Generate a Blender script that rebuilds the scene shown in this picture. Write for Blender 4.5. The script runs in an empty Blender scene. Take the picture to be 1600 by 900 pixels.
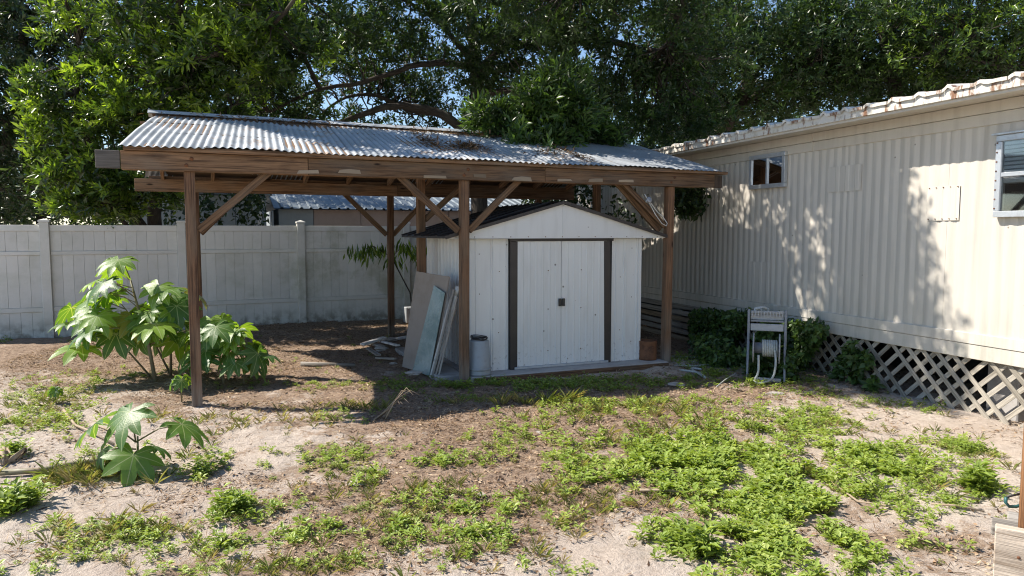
import bpy, math, random
import numpy as np
from mathutils import Vector, Matrix
random.seed(7); RNG = np.random.default_rng(7)
R = math.radians
SC = bpy.context.scene
COL = SC.collection
# ------------------------------------------------------------------ camera
CAM_H, PITCH, FPX = 1.65, R(4.53), 1110.0
cam_d = bpy.data.cameras.new('camera'); cam = bpy.data.objects.new('camera', cam_d); COL.objects.link(cam)
cam.location = (0, 0, CAM_H); cam.rotation_euler = (math.pi/2 - PITCH, 0, 0)
cam_d.sensor_width = 36; cam_d.lens = 36*FPX/1600; cam_d.clip_end = 2000; cam_d.clip_start = .05
SC.camera = cam
# ------------------------------------------------------------------ sky, sun, exposure
SUN = Vector((-.66, .085, .745)).normalized()          # towards the sun
w = bpy.data.worlds.new('World'); SC.world = w; w.use_nodes = True
wn = w.node_tree; bg = wn.nodes['Background']
sky = wn.nodes.new('ShaderNodeTexSky'); sky.sky_type = 'NISHITA'; sky.sun_disc = False
sky.sun_elevation = math.asin(SUN.z); sky.sun_rotation = math.atan2(SUN.x, SUN.y)
sky.air_density = 1.0; sky.dust_density = .1; sky.ozone_density = 3.0
wn.links.new(sky.outputs[0], bg.inputs[0]); bg.inputs[1].default_value = .105
sd = bpy.data.lights.new('sun', 'SUN'); sd.energy = 5.0; sd.angle = R(.53); sd.color = (1, .93, .83)
so = bpy.data.objects.new('sun', sd); COL.objects.link(so); so.rotation_euler = SUN.to_track_quat('Z', 'Y').to_euler()
so.location = (-10, 0, 20)
SC.view_settings.view_transform = 'Standard'; SC.view_settings.look = 'None'
SC.view_settings.exposure = .75; SC.view_settings.gamma = 1; SC.view_settings.use_curve_mapping = False
SC.cycles.use_denoising = True; SC.cycles.filter_width = 1.1
SC.cycles.max_bounces = 8; SC.cycles.diffuse_bounces = 3; SC.cycles.transparent_max_bounces = 8

# ------------------------------------------------------------------ helpers
def ray(u, v):
    xc, yc = (u-800)/FPX, (450-v)/FPX
    return Vector((xc, math.cos(PITCH)+yc*math.sin(PITCH), -math.sin(PITCH)+yc*math.cos(PITCH)))
def G(u, v, z=0.):                      # where the line of sight meets the level z
    d = ray(u, v); k = (z-CAM_H)/d.z
    return Vector((d.x*k, d.y*k, z))
def At(u, v, Y):                        # the point of the line of sight at distance Y
    d = ray(u, v); k = Y/d.y
    return Vector((d.x*k, Y, CAM_H+d.z*k))

class MB:
    def __init__(s): s.V = []; s.F = []; s.U = []; s.S = []
    def add(s, vs, fs, uvs=None, smooth=False):
        b = len(s.V); s.V += [tuple(v) for v in vs]
        for i, f in enumerate(fs):
            s.F.append(tuple(b+j for j in f)); s.S.append(smooth)
            s.U.append(uvs[i] if uvs else [(0, 0)]*len(f))
        return s
    def beam(s, p0, p1, wd, ht, up=(0, 0, 1)):
        p0, p1 = Vector(p0), Vector(p1); d = p1-p0; L = d.length; d = d/L
        up = Vector(up)
        if abs(d.dot(up)) > .98: up = Vector((0, 1, 0))
        x = d.cross(up).normalized(); y = x.cross(d).normalized()
        c = [(-1, -1), (1, -1), (1, 1), (-1, 1)]
        vs = [p+x*(a*wd/2)+y*(b*ht/2) for p in (p0, p1) for a, b in c]
        o = random.random()*9; fs = []; uv = []
        per = [0, wd, wd+ht, 2*wd+ht, 2*wd+2*ht]
        for i in range(4):
            j = (i+1) % 4
            fs.append((i, j, j+4, i+4)); uv.append([(o, per[i]+o), (o, per[i+1]+o), (o+L, per[i+1]+o), (o+L, per[i]+o)])
        q = [(o+a*wd*.2, o+b*ht*1.) for a, b in c]
        fs.append((3, 2, 1, 0)); uv.append([q[3], q[2], q[1], q[0]])
        fs.append((4, 5, 6, 7)); uv.append(q)
        return s.add(vs, fs, uv)
    def box(s, x0, x1, y0, y1, z0, z1):
        dx, dy, dz = x1-x0, y1-y0, z1-z0; cx, cy, cz = (x0+x1)/2, (y0+y1)/2, (z0+z1)/2
        if dx >= dy and dx >= dz: return s.beam((x0, cy, cz), (x1, cy, cz), dy, dz)
        if dy >= dz: return s.beam((cx, y0, cz), (cx, y1, cz), dx, dz)
        return s.beam((cx, cy, z0), (cx, cy, z1), dx, dy)
    def tube(s, pts, rad, n=6, cap=True):
        pts = [Vector(p) for p in pts]; m = len(pts)
        if not hasattr(rad, '__len__'): rad = [rad]*m
        vs = []; L = 0; Ls = []
        px = None
        for i, p in enumerate(pts):
            d = (pts[min(i+1, m-1)]-pts[max(i-1, 0)]).normalized()
            if px is None:
                a = Vector((0, 0, 1)) if abs(d.z) < .9 else Vector((1, 0, 0)); px = d.cross(a).normalized()
            px = (px-d*px.dot(d)).normalized(); py = d.cross(px)
            if i: L += (p-pts[i-1]).length
            Ls.append(L)
            for k in range(n):
                t = 2*math.pi*k/n; vs.append(p+(px*math.cos(t)+py*math.sin(t))*rad[i])
        fs = []; uv = []
        for i in range(m-1):
            for k in range(n):
                k2 = (k+1) % n
                fs.append((i*n+k, i*n+k2, (i+1)*n+k2, (i+1)*n+k))
                c = 6.28*max(rad[0], .01)/n
                uv.append([(Ls[i], k*c), (Ls[i], (k+1)*c), (Ls[i+1], (k+1)*c), (Ls[i+1], k*c)])
        if cap:
            fs += [tuple(range(n-1, -1, -1)), tuple((m-1)*n+k for k in range(n))]; uv += [[(0, 0)]*n]*2
        return s.add(vs, fs, uv, True)
    def lathe(s, prof, n=20, c=(0, 0, 0)):
        c = Vector(c); vs = [c+Vector((r*math.cos(2*math.pi*k/n), r*math.sin(2*math.pi*k/n), z)) for r, z in prof for k in range(n)]
        fs = [(i*n+k, i*n+(k+1) % n, (i+1)*n+(k+1) % n, (i+1)*n+k) for i in range(len(prof)-1) for k in range(n)]
        return s.add(vs, fs, None, True)
    def grid(s, rows, smooth=True):        # rows of equal length
        n = len(rows[0]); vs = [p for r in rows for p in r]
        fs = []; uv = []
        for i in range(len(rows)-1):
            for k in range(n-1):
                fs.append((i*n+k, i*n+k+1, (i+1)*n+k+1, (i+1)*n+k)); uv.append([(k/n, i/len(rows)), ((k+1)/n, i/len(rows)), ((k+1)/n, (i+1)/len(rows)), (k/n, (i+1)/len(rows))])
        return s.add(vs, fs, uv, smooth)
    def prism(s, poly, d):                 # polygon (3-D points) pushed along d
        poly = [Vector(p) for p in poly]; d = Vector(d); n = len(poly)
        vs = poly+[p+d for p in poly]
        fs = [tuple(range(n-1, -1, -1)), tuple(range(n, 2*n))]+[(i, (i+1) % n, (i+1) % n+n, i+n) for i in range(n)]
        return s.add(vs, fs)
    def mesh(s, name, off=(0, 0, 0)):
        me = bpy.data.meshes.new(name); o = Vector(off)
        me.from_pydata([tuple(Vector(v)-o) for v in s.V], [], s.F)
        me.polygons.foreach_set('use_smooth', s.S)
        ul = me.uv_layers.new(name='UVMap'); ul.data.foreach_set('uv', [c for f in s.U for q in f for c in q])
        me.update(); return me

def link(name, me, parent=None, loc=None, m=None, bevel=0):
    o = bpy.data.objects.new(name, me); COL.objects.link(o)
    if parent: o.parent = parent
    if loc is not None: o.location = loc
    if m and me and not len(me.materials): me.materials.append(m)
    if bevel:
        b = o.modifiers.new('bevel', 'BEVEL'); b.width = bevel; b.segments = 1; b.limit_method = 'ANGLE'
    return o
def obj(name, mb, m, parent=None, origin=None, bevel=0):
    return link(name, mb.mesh(name, origin or (0, 0, 0)), parent, origin, m, bevel)
def tag(o, label=None, cat=None, group=None, kind=None):
    if label: o['label'] = label
    if cat: o['category'] = cat
    if group: o['group'] = group
    if kind: o['kind'] = kind
    return o
def thing(name, loc, rz, label, cat, group=None):
    o = bpy.data.objects.new(name, None); COL.objects.link(o); o.location = loc; o.rotation_euler = (0, 0, rz)
    o.empty_display_size = .1
    return tag(o, label, cat, group)

# ------------------------------------------------------------------ material nodes
class NT:
    def __init__(s, name):
        s.m = bpy.data.materials.new(name); s.m.use_nodes = True; s.t = s.m.node_tree
        s.b = s.t.nodes['Principled BSDF']; s.out = s.t.nodes['Material Output']
    def n(s, ty, **k):
        x = s.t.nodes.new('ShaderNode'+ty)
        for a, v in k.items(): setattr(x, a, v)
        return x
    def put(s, sock, v):
        if isinstance(v, bpy.types.NodeSocket): s.t.links.new(v, sock)
        elif isinstance(v, (tuple, list)) and len(v) == 3 and sock.type == 'RGBA': sock.default_value = (*v, 1)
        else: sock.default_value = v
    def co(s, k='Object'): return s.n('TexCoord').outputs[k]
    def pos(s): return s.n('NewGeometry').outputs['Position']
    def rnd(s): return s.n('ObjectInfo').outputs['Random']
    def attr(s, a): return s.n('Attribute', attribute_name=a).outputs['Fac']
    def sc(s, v, x, y, z):
        k = s.n('VectorMath', operation='MULTIPLY'); s.put(k.inputs[0], v); k.inputs[1].default_value = (x, y, z); return k.outputs[0]
    def offs(s, v):                     # shift a coordinate by the object's random number
        k = s.n('VectorMath', operation='ADD'); s.put(k.inputs[0], v); r = s.math('MULTIPLY', s.rnd(), 37.); s.put(k.inputs[1], r); return k.outputs[0]
    def noise(s, v, scale, detail=4, rough=.55, dist=0):
        k = s.n('TexNoise'); s.put(k.inputs['Vector'], v); k.inputs['Scale'].default_value = scale
        k.inputs['Detail'].default_value = detail; k.inputs['Roughness'].default_value = rough; k.inputs['Distortion'].default_value = dist
        return k.outputs['Fac']
    def math(s, op, a, b=0., clamp=False):
        k = s.n('Math', operation=op, use_clamp=clamp); s.put(k.inputs[0], a); s.put(k.inputs[1], b); return k.outputs[0]
    def step(s, f, lo, hi, a=0., b=1.):
        k = s.n('MapRange', interpolation_type='SMOOTHSTEP'); s.put(k.inputs[0], f)
        for i, x in enumerate((lo, hi, a, b)): k.inputs[i+1].default_value = x
        return k.outputs[0]
    def mix(s, f, a, b, mode='MIX'):
        k = s.n('Mix', data_type='RGBA', blend_type=mode); s.put(k.inputs[0], f); s.put(k.inputs[6], a); s.put(k.inputs[7], b); return k.outputs[2]
    def ramp(s, f, stops):
        k = s.n('ValToRGB'); s.put(k.inputs[0], f); e = k.color_ramp.elements
        while len(e) < len(stops): e.new(.5)
        for i, (p, c) in enumerate(stops): e[i].position = p; e[i].color = (*c, 1)
        return k.outputs[0]
    def bump(s, h, st=.3, d=.01):
        k = s.n('Bump'); k.inputs['Strength'].default_value = st; k.inputs['Distance'].default_value = d; s.put(k.inputs['Height'], h)
        s.t.links.new(k.outputs[0], s.b.inputs['Normal']); return k
    def val(s, c, amt=.3):              # object-to-object brightness change
        k = s.n('HueSaturation'); s.put(k.inputs['Color'], c); s.put(k.inputs['Value'], s.step(s.rnd(), 0, 1, 1-amt, 1+amt)); return k.outputs[0]
    def fin(s, c, rough=.6, metal=0., spec=.5):
        s.put(s.b.inputs['Base Color'], c); s.put(s.b.inputs['Roughness'], rough); s.b.inputs['Metallic'].default_value = metal
        s.b.inputs['Specular IOR Level'].default_value = spec; return s.m

def wood(name, dark, mid, grey, greyamt=.5, var=.2, rough=.8):
    t = NT(name); uv = t.offs(t.co('UV'))
    g = t.noise(t.sc(uv, 1.2, 38, 1), 1.6, 5, .6, .4)
    fine = t.noise(t.sc(uv, 4, 160, 1), 2, 3)
    c = t.ramp(g, [(.34, dark), (.5, mid), (.68, tuple(x*1.4 for x in mid))])
    c = t.mix(t.step(t.noise(t.sc(uv, .8, 7, 1), 2.2, 5, .65), .5, .72, 0, .75), c, tuple(x*.9 for x in dark))
    wz = t.step(t.noise(t.sc(uv, 1.1, 3, 1), 1.4, 4), .42, .68)
    c = t.mix(t.math('MULTIPLY', wz, greyamt), c, grey)
    kn = t.n('TexVoronoi'); t.put(kn.inputs['Vector'], t.sc(uv, 1.7, 6, 1)); kn.inputs['Scale'].default_value = 1.
    c = t.mix(t.step(kn.outputs['Distance'], .1, .05), c, tuple(x*.5 for x in dark))
    c = t.mix(t.step(fine, .45, .75, 0, .35), c, tuple(x*.6 for x in dark))
    if name.startswith('red'):
        zz = t.n('SeparateXYZ'); t.put(zz.inputs[0], t.pos()); c = t.mix(t.math('MULTIPLY', t.step(zz.outputs[2], .4, .03), t.step(g, .35, .6, .3, .95)), c, (.24, .205, .17))
    t.bump(t.math('ADD', g, fine), .5, .006)
    return t.fin(t.val(c, var), rough, 0, .25)
def plain(name, c, rough=.6, metal=0., dirt=(.2, .16, .12), amt=.25, scale=6, spec=.5, var=.08):
    t = NT(name); p = t.offs(t.co()); d = t.step(t.noise(p, scale, 6, .65), .45, .75, 0, amt)
    c = t.mix(d, t.val(c, var), dirt); t.bump(t.noise(p, scale*6, 3), .08, .002)
    return t.fin(c, t.step(t.noise(p, scale*2), .3, .7, rough*.8, min(1, rough*1.2)), metal, spec)
M = {}
M['wood'] = wood('brown_timber', (.06, .033, .02), (.205, .12, .066), (.21, .17, .13), .5, .22)
M['post'] = wood('red_brown_timber', (.065, .034, .021), (.195, .108, .062), (.22, .165, .115), .45, .2)
M['oldwood'] = wood('grey_timber', (.16, .14, .12), (.32, .29, .25), (.42, .40, .37), .6, .15)
M['pale'] = wood('pale_timber', (.15, .11, .075), (.32, .25, .175), (.38, .32, .255), .5, .08)
M['darkwood'] = wood('blackened_timber', (.035, .026, .02), (.085, .06, .045), (.12, .10, .08), .5, .1)
M['greywood'] = wood('dark_grey_timber', (.06, .052, .045), (.13, .115, .10), (.19, .175, .16), .5, .1)
M['deck'] = wood('whitewashed_timber', (.28, .21, .15), (.50, .42, .335), (.56, .51, .45), .6, .06)
M['deckpost'] = wood('orange_brown_timber', (.14, .06, .025), (.30, .15, .07), (.33, .2, .12), .3, .05)
M['lattice'] = wood('lattice_timber', (.20, .175, .14), (.37, .335, .275), (.43, .40, .35), .6, .2)
M['litterwood'] = plain('white_board', (.55, .53, .50), .8, 0, (.22, .18, .14), .7, 9, .3, .2)
M['brownboard'] = plain('brown_panel_board', (.30, .26, .225), .75, 0, (.2, .17, .14), .35, 5, .3)
M['concrete'] = plain('concrete', (.42, .40, .38), .85, 0, (.22, .19, .16), .6, 5, .3)
M['bucket'] = plain('grey_plastic', (.33, .345, .35), .5, 0, (.25, .23, .2), .5, 9)
M['rust'] = plain('rusty_steel', (.20, .09, .045), .85, .2, (.07, .04, .03), .9, 7, .3)
M['darkmetal'] = plain('dark_brown_metal', (.035, .028, .026), .5, 0, (.10, .08, .07), .3, 8)
M['black'] = plain('black_plastic', (.015, .015, .016), .45)
M['reelgrey'] = plain('grey_blue_plastic', (.24, .26, .30), .5, 0, (.12, .12, .12), .5, 9)
M['reelpale'] = plain('pale_plastic', (.36, .375, .40), .5, 0, (.2, .19, .17), .5, 12)
M['hose'] = plain('pale_hose_vinyl', (.40, .42, .40), .5, 0, (.25, .24, .20), .6, 14)
M['pvc'] = plain('white_pvc', (.70, .69, .66), .4, 0, (.35, .32, .27), .5, 8)
M['winframe'] = plain('aluminium_frame', (.56, .59, .62), .38, .55, (.3, .3, .3), .35, 14)
M['blind'] = plain('white_blind', (.75, .75, .72), .5)
M['dark'] = plain('dark_interior', (.03, .03, .032), .9)
M['curtain'] = plain('beige_curtain', (.35, .33, .29), .9)
M['roofdark'] = plain('near_black_roof', (.022, .020, .024), .55, 0, (.05, .04, .035), .5, 5)
M['teal'] = plain('turquoise_plastic', (.025, .11, .11), .4)
M['stem'] = plain('castor_stem', (.22, .20, .12), .6, 0, (.25, .13, .08), .6, 10)
M['dry'] = plain('dry_stalk', (.33, .255, .175), .8, 0, (.25, .17, .1), .7, 12)
M['nwall_pink'] = plain('pinkish_siding', (.42, .33, .29), .8, 0, (.3, .25, .22), .4, 3)
M['nwall_blue'] = plain('blue_grey_siding', (.34, .38, .40), .8, 0, (.25, .27, .27), .4, 3)
M['white'] = plain('white_paint', (.72, .72, .70), .5)
M['stone'] = plain('pale_stone', (.36, .33, .30), .9, 0, (.35, .3, .26), .6, 14, .2, .2)
def m_glass():
    t = NT('window_glass'); t.b.inputs['Base Color'].default_value = (.03, .035, .04, 1)
    t.b.inputs['Roughness'].default_value = .06; t.b.inputs['Transmission Weight'].default_value = .0
    tr = t.n('BsdfTransparent'); tr.inputs[0].default_value = (.8, .83, .84, 1); gl = t.n('BsdfGlossy'); gl.inputs['Roughness'].default_value = .03
    fr = t.n('Fresnel'); fr.inputs[0].default_value = 1.5; mx = t.n('MixShader')
    t.put(mx.inputs[0], t.math('MULTIPLY', fr.outputs[0], 1.6, True)); t.put(mx.inputs[1], tr.outputs[0]); t.put(mx.inputs[2], gl.outputs[0])
    t.t.links.new(mx.outputs[0], t.out.inputs[0]); return t.m
M['glass'] = m_glass()
def m_frost():
    t = NT('teal_dusty_glass'); p = t.co(); n = t.noise(p, 3, 5, .6)
    c = t.mix(t.step(n, .35, .7), (.16, .25, .25), (.36, .44, .43))
    return t.fin(c, t.step(t.noise(p, 9), .3, .7, .12, .4), 0, .6)
M['frost'] = m_frost()
def m_corr():
    t = NT('galvanised_corrugated'); p = t.offs(t.co()); r = t.rnd()
    n = t.noise(p, 2.2, 6, .65); c = t.ramp(n, [(.3, (.34, .37, .40)), (.6, (.47, .50, .53)), (.8, (.56, .58, .60))])
    ru = t.math('MULTIPLY', t.step(t.noise(p, 3.5, 6, .7), .52, .66), t.step(r, .3, .8, .2, 1.))
    c = t.mix(ru, c, t.mix(t.noise(p, 20), (.30, .17, .10), (.50, .40, .30)))
    c = t.mix(t.step(t.noise(p, 13, 5, .7), .62, .72), c, (.16, .11, .08))
    return t.fin(t.val(c, .1), t.step(n, .3, .7, .38, .58), .35, .5)
M['corr'] = m_corr()
def m_oldroof():
    t = NT('old_ribbed_roof'); p = t.pos(); n = t.noise(p, 3, 6, .65)
    c = t.ramp(n, [(.35, (.11, .135, .155)), (.65, (.21, .24, .265))])
    return t.fin(c, .5, .3)
M['nroof'] = m_oldroof()
def m_siding():
    t = NT('cream_metal_siding'); p = t.pos()
    st = t.noise(t.sc(p, 5, 5, .35), 2, 6, .6)
    c = t.mix(t.step(st, .42, .75, 0, .6), (.625, .58, .51), (.48, .44, .38))
    c = t.mix(t.step(t.noise(p, 2.2, 5, .6), .55, .8, 0, .25), c, (.46, .44, .40))
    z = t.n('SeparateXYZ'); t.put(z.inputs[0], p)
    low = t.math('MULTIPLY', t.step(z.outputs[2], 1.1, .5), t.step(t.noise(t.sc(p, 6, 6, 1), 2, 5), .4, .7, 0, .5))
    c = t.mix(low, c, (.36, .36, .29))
    spk = t.n('TexVoronoi'); t.put(spk.inputs['Vector'], p); spk.inputs['Scale'].default_value = 3.2
    c = t.mix(t.step(spk.outputs['Distance'], .045, .02, 0, .7), c, (.12, .09, .07))
    t.bump(t.noise(p, 5, 3), .12, .01)
    return t.fin(t.val(c, .03), .48, 0, .4)
M['siding'] = m_siding()
def m_roofedge():
    t = NT('white_painted_rusty_metal'); p = t.pos()
    n = t.noise(t.sc(p, 4, 4, 1.2), 3, 6, .7); c = t.mix(t.step(n, .5, .62), (.66, .63, .57), (.23, .12, .07))
    c = t.mix(t.step(t.noise(p, 9, 5), .55, .75, 0, .6), c, (.45, .40, .30)); return t.fin(c, .6, 0, .4)
M['roofedge'] = m_roofedge()
def m_vinyl():
    t = NT('white_vinyl_fence'); p = t.pos()
    x = t.n('SeparateXYZ'); t.put(x.inputs[0], p)
    c = t.mix(t.step(t.noise(t.sc(p, 1.5, 1.5, 2.2), 1.6, 6, .65), .44, .72, 0, .4), (.69, .68, .635), (.49, .50, .42))
    zone = t.step(x.outputs[0], -5.4, -3.2, .25, 1.)
    c = t.mix(t.math('MULTIPLY', zone, t.step(t.noise(p, 1.3, 6, .7), .48, .68, 0, .6)), c, (.34, .35, .24))
    c = t.mix(t.math('MULTIPLY', t.step(x.outputs[2], .35, .02), t.step(t.noise(p, 7, 5), .4, .65, .1, .8)), c, (.17, .15, .11))
    c = t.mix(t.step(t.noise(p, 40, 4, .7), .62, .74, 0, .2), c, (.25, .25, .19))
    return t.fin(t.val(c, .05), .55, 0, .35)
M['vinyl'] = m_vinyl()
def m_shed():
    t = NT('white_shed_metal'); p = t.co(); c = t.mix(t.step(t.noise(t.sc(t.pos(), 3, 3, .6), 3, 6), .45, .75, 0, .3), (.76, .755, .735), (.55, .53, .49))
    v = t.n('TexVoronoi'); t.put(v.inputs['Vector'], t.pos()); v.inputs['Scale'].default_value = 5.
    c = t.mix(t.step(v.outputs['Distance'], .075, .035, 0, .8), c, (.12, .08, .06))
    z = t.n('SeparateXYZ'); t.put(z.inputs[0], t.pos())
    c = t.mix(t.math('MULTIPLY', t.step(z.outputs[2], .5, .06), t.step(t.noise(t.pos(), 22, 5, .7), .56, .68, 0, .6)), c, (.25, .21, .18))
    t.bump(t.noise(t.pos(), 6), .1, .01)
    return t.fin(t.val(c, .03), .5, 0, .4)
M['shed'] = m_shed()

def leafmat(name, c0, c1, c2, trans=.35, rough=.38, tc=1.6, spec=.5):
    t = NT(name); a = t.attr('var'); c = t.ramp(a, [(0, c0), (.55, c1), (1., c2)])
    t.put(t.b.inputs['Base Color'], c); t.put(t.b.inputs['Roughness'], rough); t.b.inputs['Specular IOR Level'].default_value = spec
    tr = t.n('BsdfTranslucent'); t.put(tr.inputs[0], t.mix(1., c, (tc, tc*1.0, tc*.35), 'MULTIPLY'))
    mx = t.n('MixShader'); mx.inputs[0].default_value = trans; t.put(mx.inputs[1], t.b.outputs[0]); t.put(mx.inputs[2], tr.outputs[0])
    t.t.links.new(mx.outputs[0], t.out.inputs[0]); return t.m
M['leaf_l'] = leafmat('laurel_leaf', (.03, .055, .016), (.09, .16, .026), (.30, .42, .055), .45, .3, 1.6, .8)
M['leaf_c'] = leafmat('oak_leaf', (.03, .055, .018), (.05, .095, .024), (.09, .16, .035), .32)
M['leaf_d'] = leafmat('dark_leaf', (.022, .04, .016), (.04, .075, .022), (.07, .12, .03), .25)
M['weed'] = leafmat('weed_leaf', (.16, .225, .05), (.29, .39, .075), (.48, .54, .17), .36, .42, 1.3, .5)
M['grass'] = leafmat('grass_blade', (.17, .19, .06), (.25, .31, .09), (.46, .39, .21), .3, .6, 1.3, .3)
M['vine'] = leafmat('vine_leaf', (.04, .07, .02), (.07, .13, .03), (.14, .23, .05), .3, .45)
M['litter'] = leafmat('dead_leaf', (.09, .055, .035), (.34, .22, .135), (.60, .47, .32), .1, .85, 1.0, .15)
def m_castor():
    t = NT('castor_leaf'); x = t.n('SeparateXYZ'); t.put(x.inputs[0], t.co('UV'))
    c = t.mix(t.step(t.rnd(), .3, 1.), (.08, .17, .04), (.21, .34, .045)); c = t.mix(t.step(t.rnd(), .93, .96), c, (.36, .34, .07))
    c = t.mix(t.step(t.noise(t.offs(t.co()), 9, 4), .5, .75, 0, .3), c, (.15, .20, .06))
    c = t.mix(t.step(x.outputs[0], .10, .03), c, (.33, .40, .20))
    t.put(t.b.inputs['Base Color'], c); t.b.inputs['Roughness'].default_value = .40; t.b.inputs['Specular IOR Level'].default_value = .6
    t.bump(t.noise(t.co(), 28, 3), .25, .01)
    tr = t.n('BsdfTranslucent'); t.put(tr.inputs[0], t.mix(1., c, (2.2, 2.1, .5), 'MULTIPLY'))
    mx = t.n('MixShader'); mx.inputs[0].default_value = .38; t.put(mx.inputs[1], t.b.outputs[0]); t.put(mx.inputs[2], tr.outputs[0])
    t.t.links.new(mx.outputs[0], t.out.inputs[0]); return t.m
M['castor'] = m_castor()
def m_bark():
    t = NT('bark'); uv = t.co('UV'); n = t.noise(t.sc(uv, 3, 14, 1), 3, 6, .65); b = t.noise(t.co(), 1.7, 5)
    c = t.ramp(n, [(.3, (.035, .03, .025)), (.6, (.085, .072, .06)), (.8, (.16, .14, .115))])
    c = t.mix(t.step(b, .5, .7, 0, .5), c, (.13, .13, .10)); t.bump(n, .6, .02); return t.fin(c, .9, 0, .2)
M['bark'] = m_bark()
def m_ground():
    t = NT('sand_and_litter'); p = t.pos(); lit = t.attr('litter')
    n1 = t.noise(p, 2.6, 8, .65); n2 = t.noise(p, 26, 6, .7); n3 = t.noise(p, 120, 4, .7); n0 = t.noise(p, .8, 4)
    sand = t.ramp(n2, [(.3, (.36, .295, .24)), (.5, (.55, .47, .395)), (.7, (.63, .55, .475))])
    sand = t.mix(t.step(t.noise(p, 9, 6, .7), .5, .7, 0, .45), sand, (.27, .21, .165)); sand = t.mix(t.step(n0, .4, .65, 0, .5), sand, (.46, .37, .30))
    soil = t.ramp(n2, [(.3, (.125, .085, .06)), (.5, (.30, .215, .155)), (.72, (.46, .36, .27))])
    f = t.math('ADD', lit, t.math('MULTIPLY', t.math('SUBTRACT', n1, .5), 2.8))
    f = t.math('ADD', f, t.math('MULTIPLY', t.math('SUBTRACT', n2, .5), 1.8))
    c = t.mix(t.step(f, .3, .62), sand, soil)
    c = t.mix(t.step(n3, .60, .72, 0, .75), c, (.09, .06, .042))
    c = t.mix(t.step(t.noise(p, 70, 5, .75), .62, .70, 0, .6), c, (.58, .52, .45))
    h = t.math('ADD', t.math('MULTIPLY', n2, 1.), t.math('MULTIPLY', n3, .35)); t.bump(h, .9, .03)
    return t.fin(c, .95, 0, .15)
M['ground'] = m_ground()

# ------------------------------------------------------------------ ground
_P = RNG.random((64, 64))
def vnoise(x, y, s):
    x = np.asarray(x)*s; y = np.asarray(y)*s; xi = np.floor(x).astype(int); yi = np.floor(y).astype(int); fx = x-xi; fy = y-yi
    fx = fx*fx*(3-2*fx); fy = fy*fy*(3-2*fy); g = lambda a, b: _P[a % 64, b % 64]
    return (g(xi, yi)*(1-fx)+g(xi+1, yi)*fx)*(1-fy)+(g(xi, yi+1)*(1-fx)+g(xi+1, yi+1)*fx)*fy
def gh(x, y):
    x = np.asarray(x, float); y = np.asarray(y, float)
    near = np.clip(1.6-np.abs(y-6.5)/9, 0, 1)
    return near*((vnoise(x, y, .7)-.5)*.05+(vnoise(x+9, y, 2.3)-.5)*.03+(vnoise(x, y+5, 7)-.5)*.032+(vnoise(x, y+5, 17)-.5)*.018)
def ell(u, v, ru, rv):                 # an ellipse seen at a pixel, laid on the ground: centre and radii in metres
    c = G(u, v); return c.x, c.y, ru/FPX*c.y, rv*c.y*c.y/(CAM_H*FPX)
LIT = [(700, 760, 330, 90, .42), (820, 655, 200, 25, .5), (1050, 790, 60, 30, .4), (760, 690, 270, 60, .75), (480, 560, 330, 45, .8), (600, 620, 90, 30, .4), (330, 610, 140, 30, .5), (850, 620, 300, 30, .9), (560, 820, 200, 60, .42), (880, 780, 120, 50, .45),
       (420, 880, 240, 40, .45), (1060, 650, 120, 30, .55), (1420, 850, 130, 60, .55), (700, 520, 600, 30, .8), (100, 560, 200, 25, .6), (1200, 600, 200, 22, .6), (1000, 830, 60, 40, -.3), (180, 740, 120, 40, .1),
       (1330, 780, 100, 30, .3), (930, 870, 100, 40, -.4), (640, 860, 60, 20, -.2)]
def litter(x, y):
    x = np.asarray(x, float); y = np.asarray(y, float); r = np.full(x.shape, -.02)+(y > 9)*.35
    for u, v, a, b, k in LIT:
        cx, cy, rx, ry = ell(u, v, a, b); r = r+k*np.exp(-(((x-cx)/rx)**2+((y-cy)/ry)**2)*.9)
    return np.clip(r, -.4, 1)
def axis(a, b, st, far):
    c = list(np.arange(a, b, st)); s = st; lo = a; hi = c[-1]; L = []; H = []
    while hi < far: s *= 1.35; hi += s; H.append(hi); lo -= s; L.append(lo)
    return np.array(L[::-1]+c+H)
gx = axis(-7, 6, .045, 400); gy = axis(2, 12, .045, 400)
X, Y = np.meshgrid(gx, gy); Z = gh(X, Y); nx, ny = len(gx), len(gy)
me = bpy.data.meshes.new('ground'); me.vertices.add(nx*ny); me.vertices.foreach_set('co', np.stack([X, Y, Z], -1).ravel())
ii = (np.arange(ny-1)[:, None]*nx+np.arange(nx-1)[None]).ravel(); q = np.stack([ii, ii+1, ii+nx+1, ii+nx], -1)
me.loops.add(q.size); me.loops.foreach_set('vertex_index', q.ravel()); me.polygons.add(len(q))
me.polygons.foreach_set('loop_start', np.arange(0, q.size, 4)); me.update(calc_edges=True)
me.polygons.foreach_set('use_smooth', np.ones(len(q), bool))
me.attributes.new('litter', 'FLOAT', 'POINT').data.foreach_set('value', litter(X, Y).ravel())
tag(link('ground', me, m=M['ground']), kind='structure')

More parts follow.
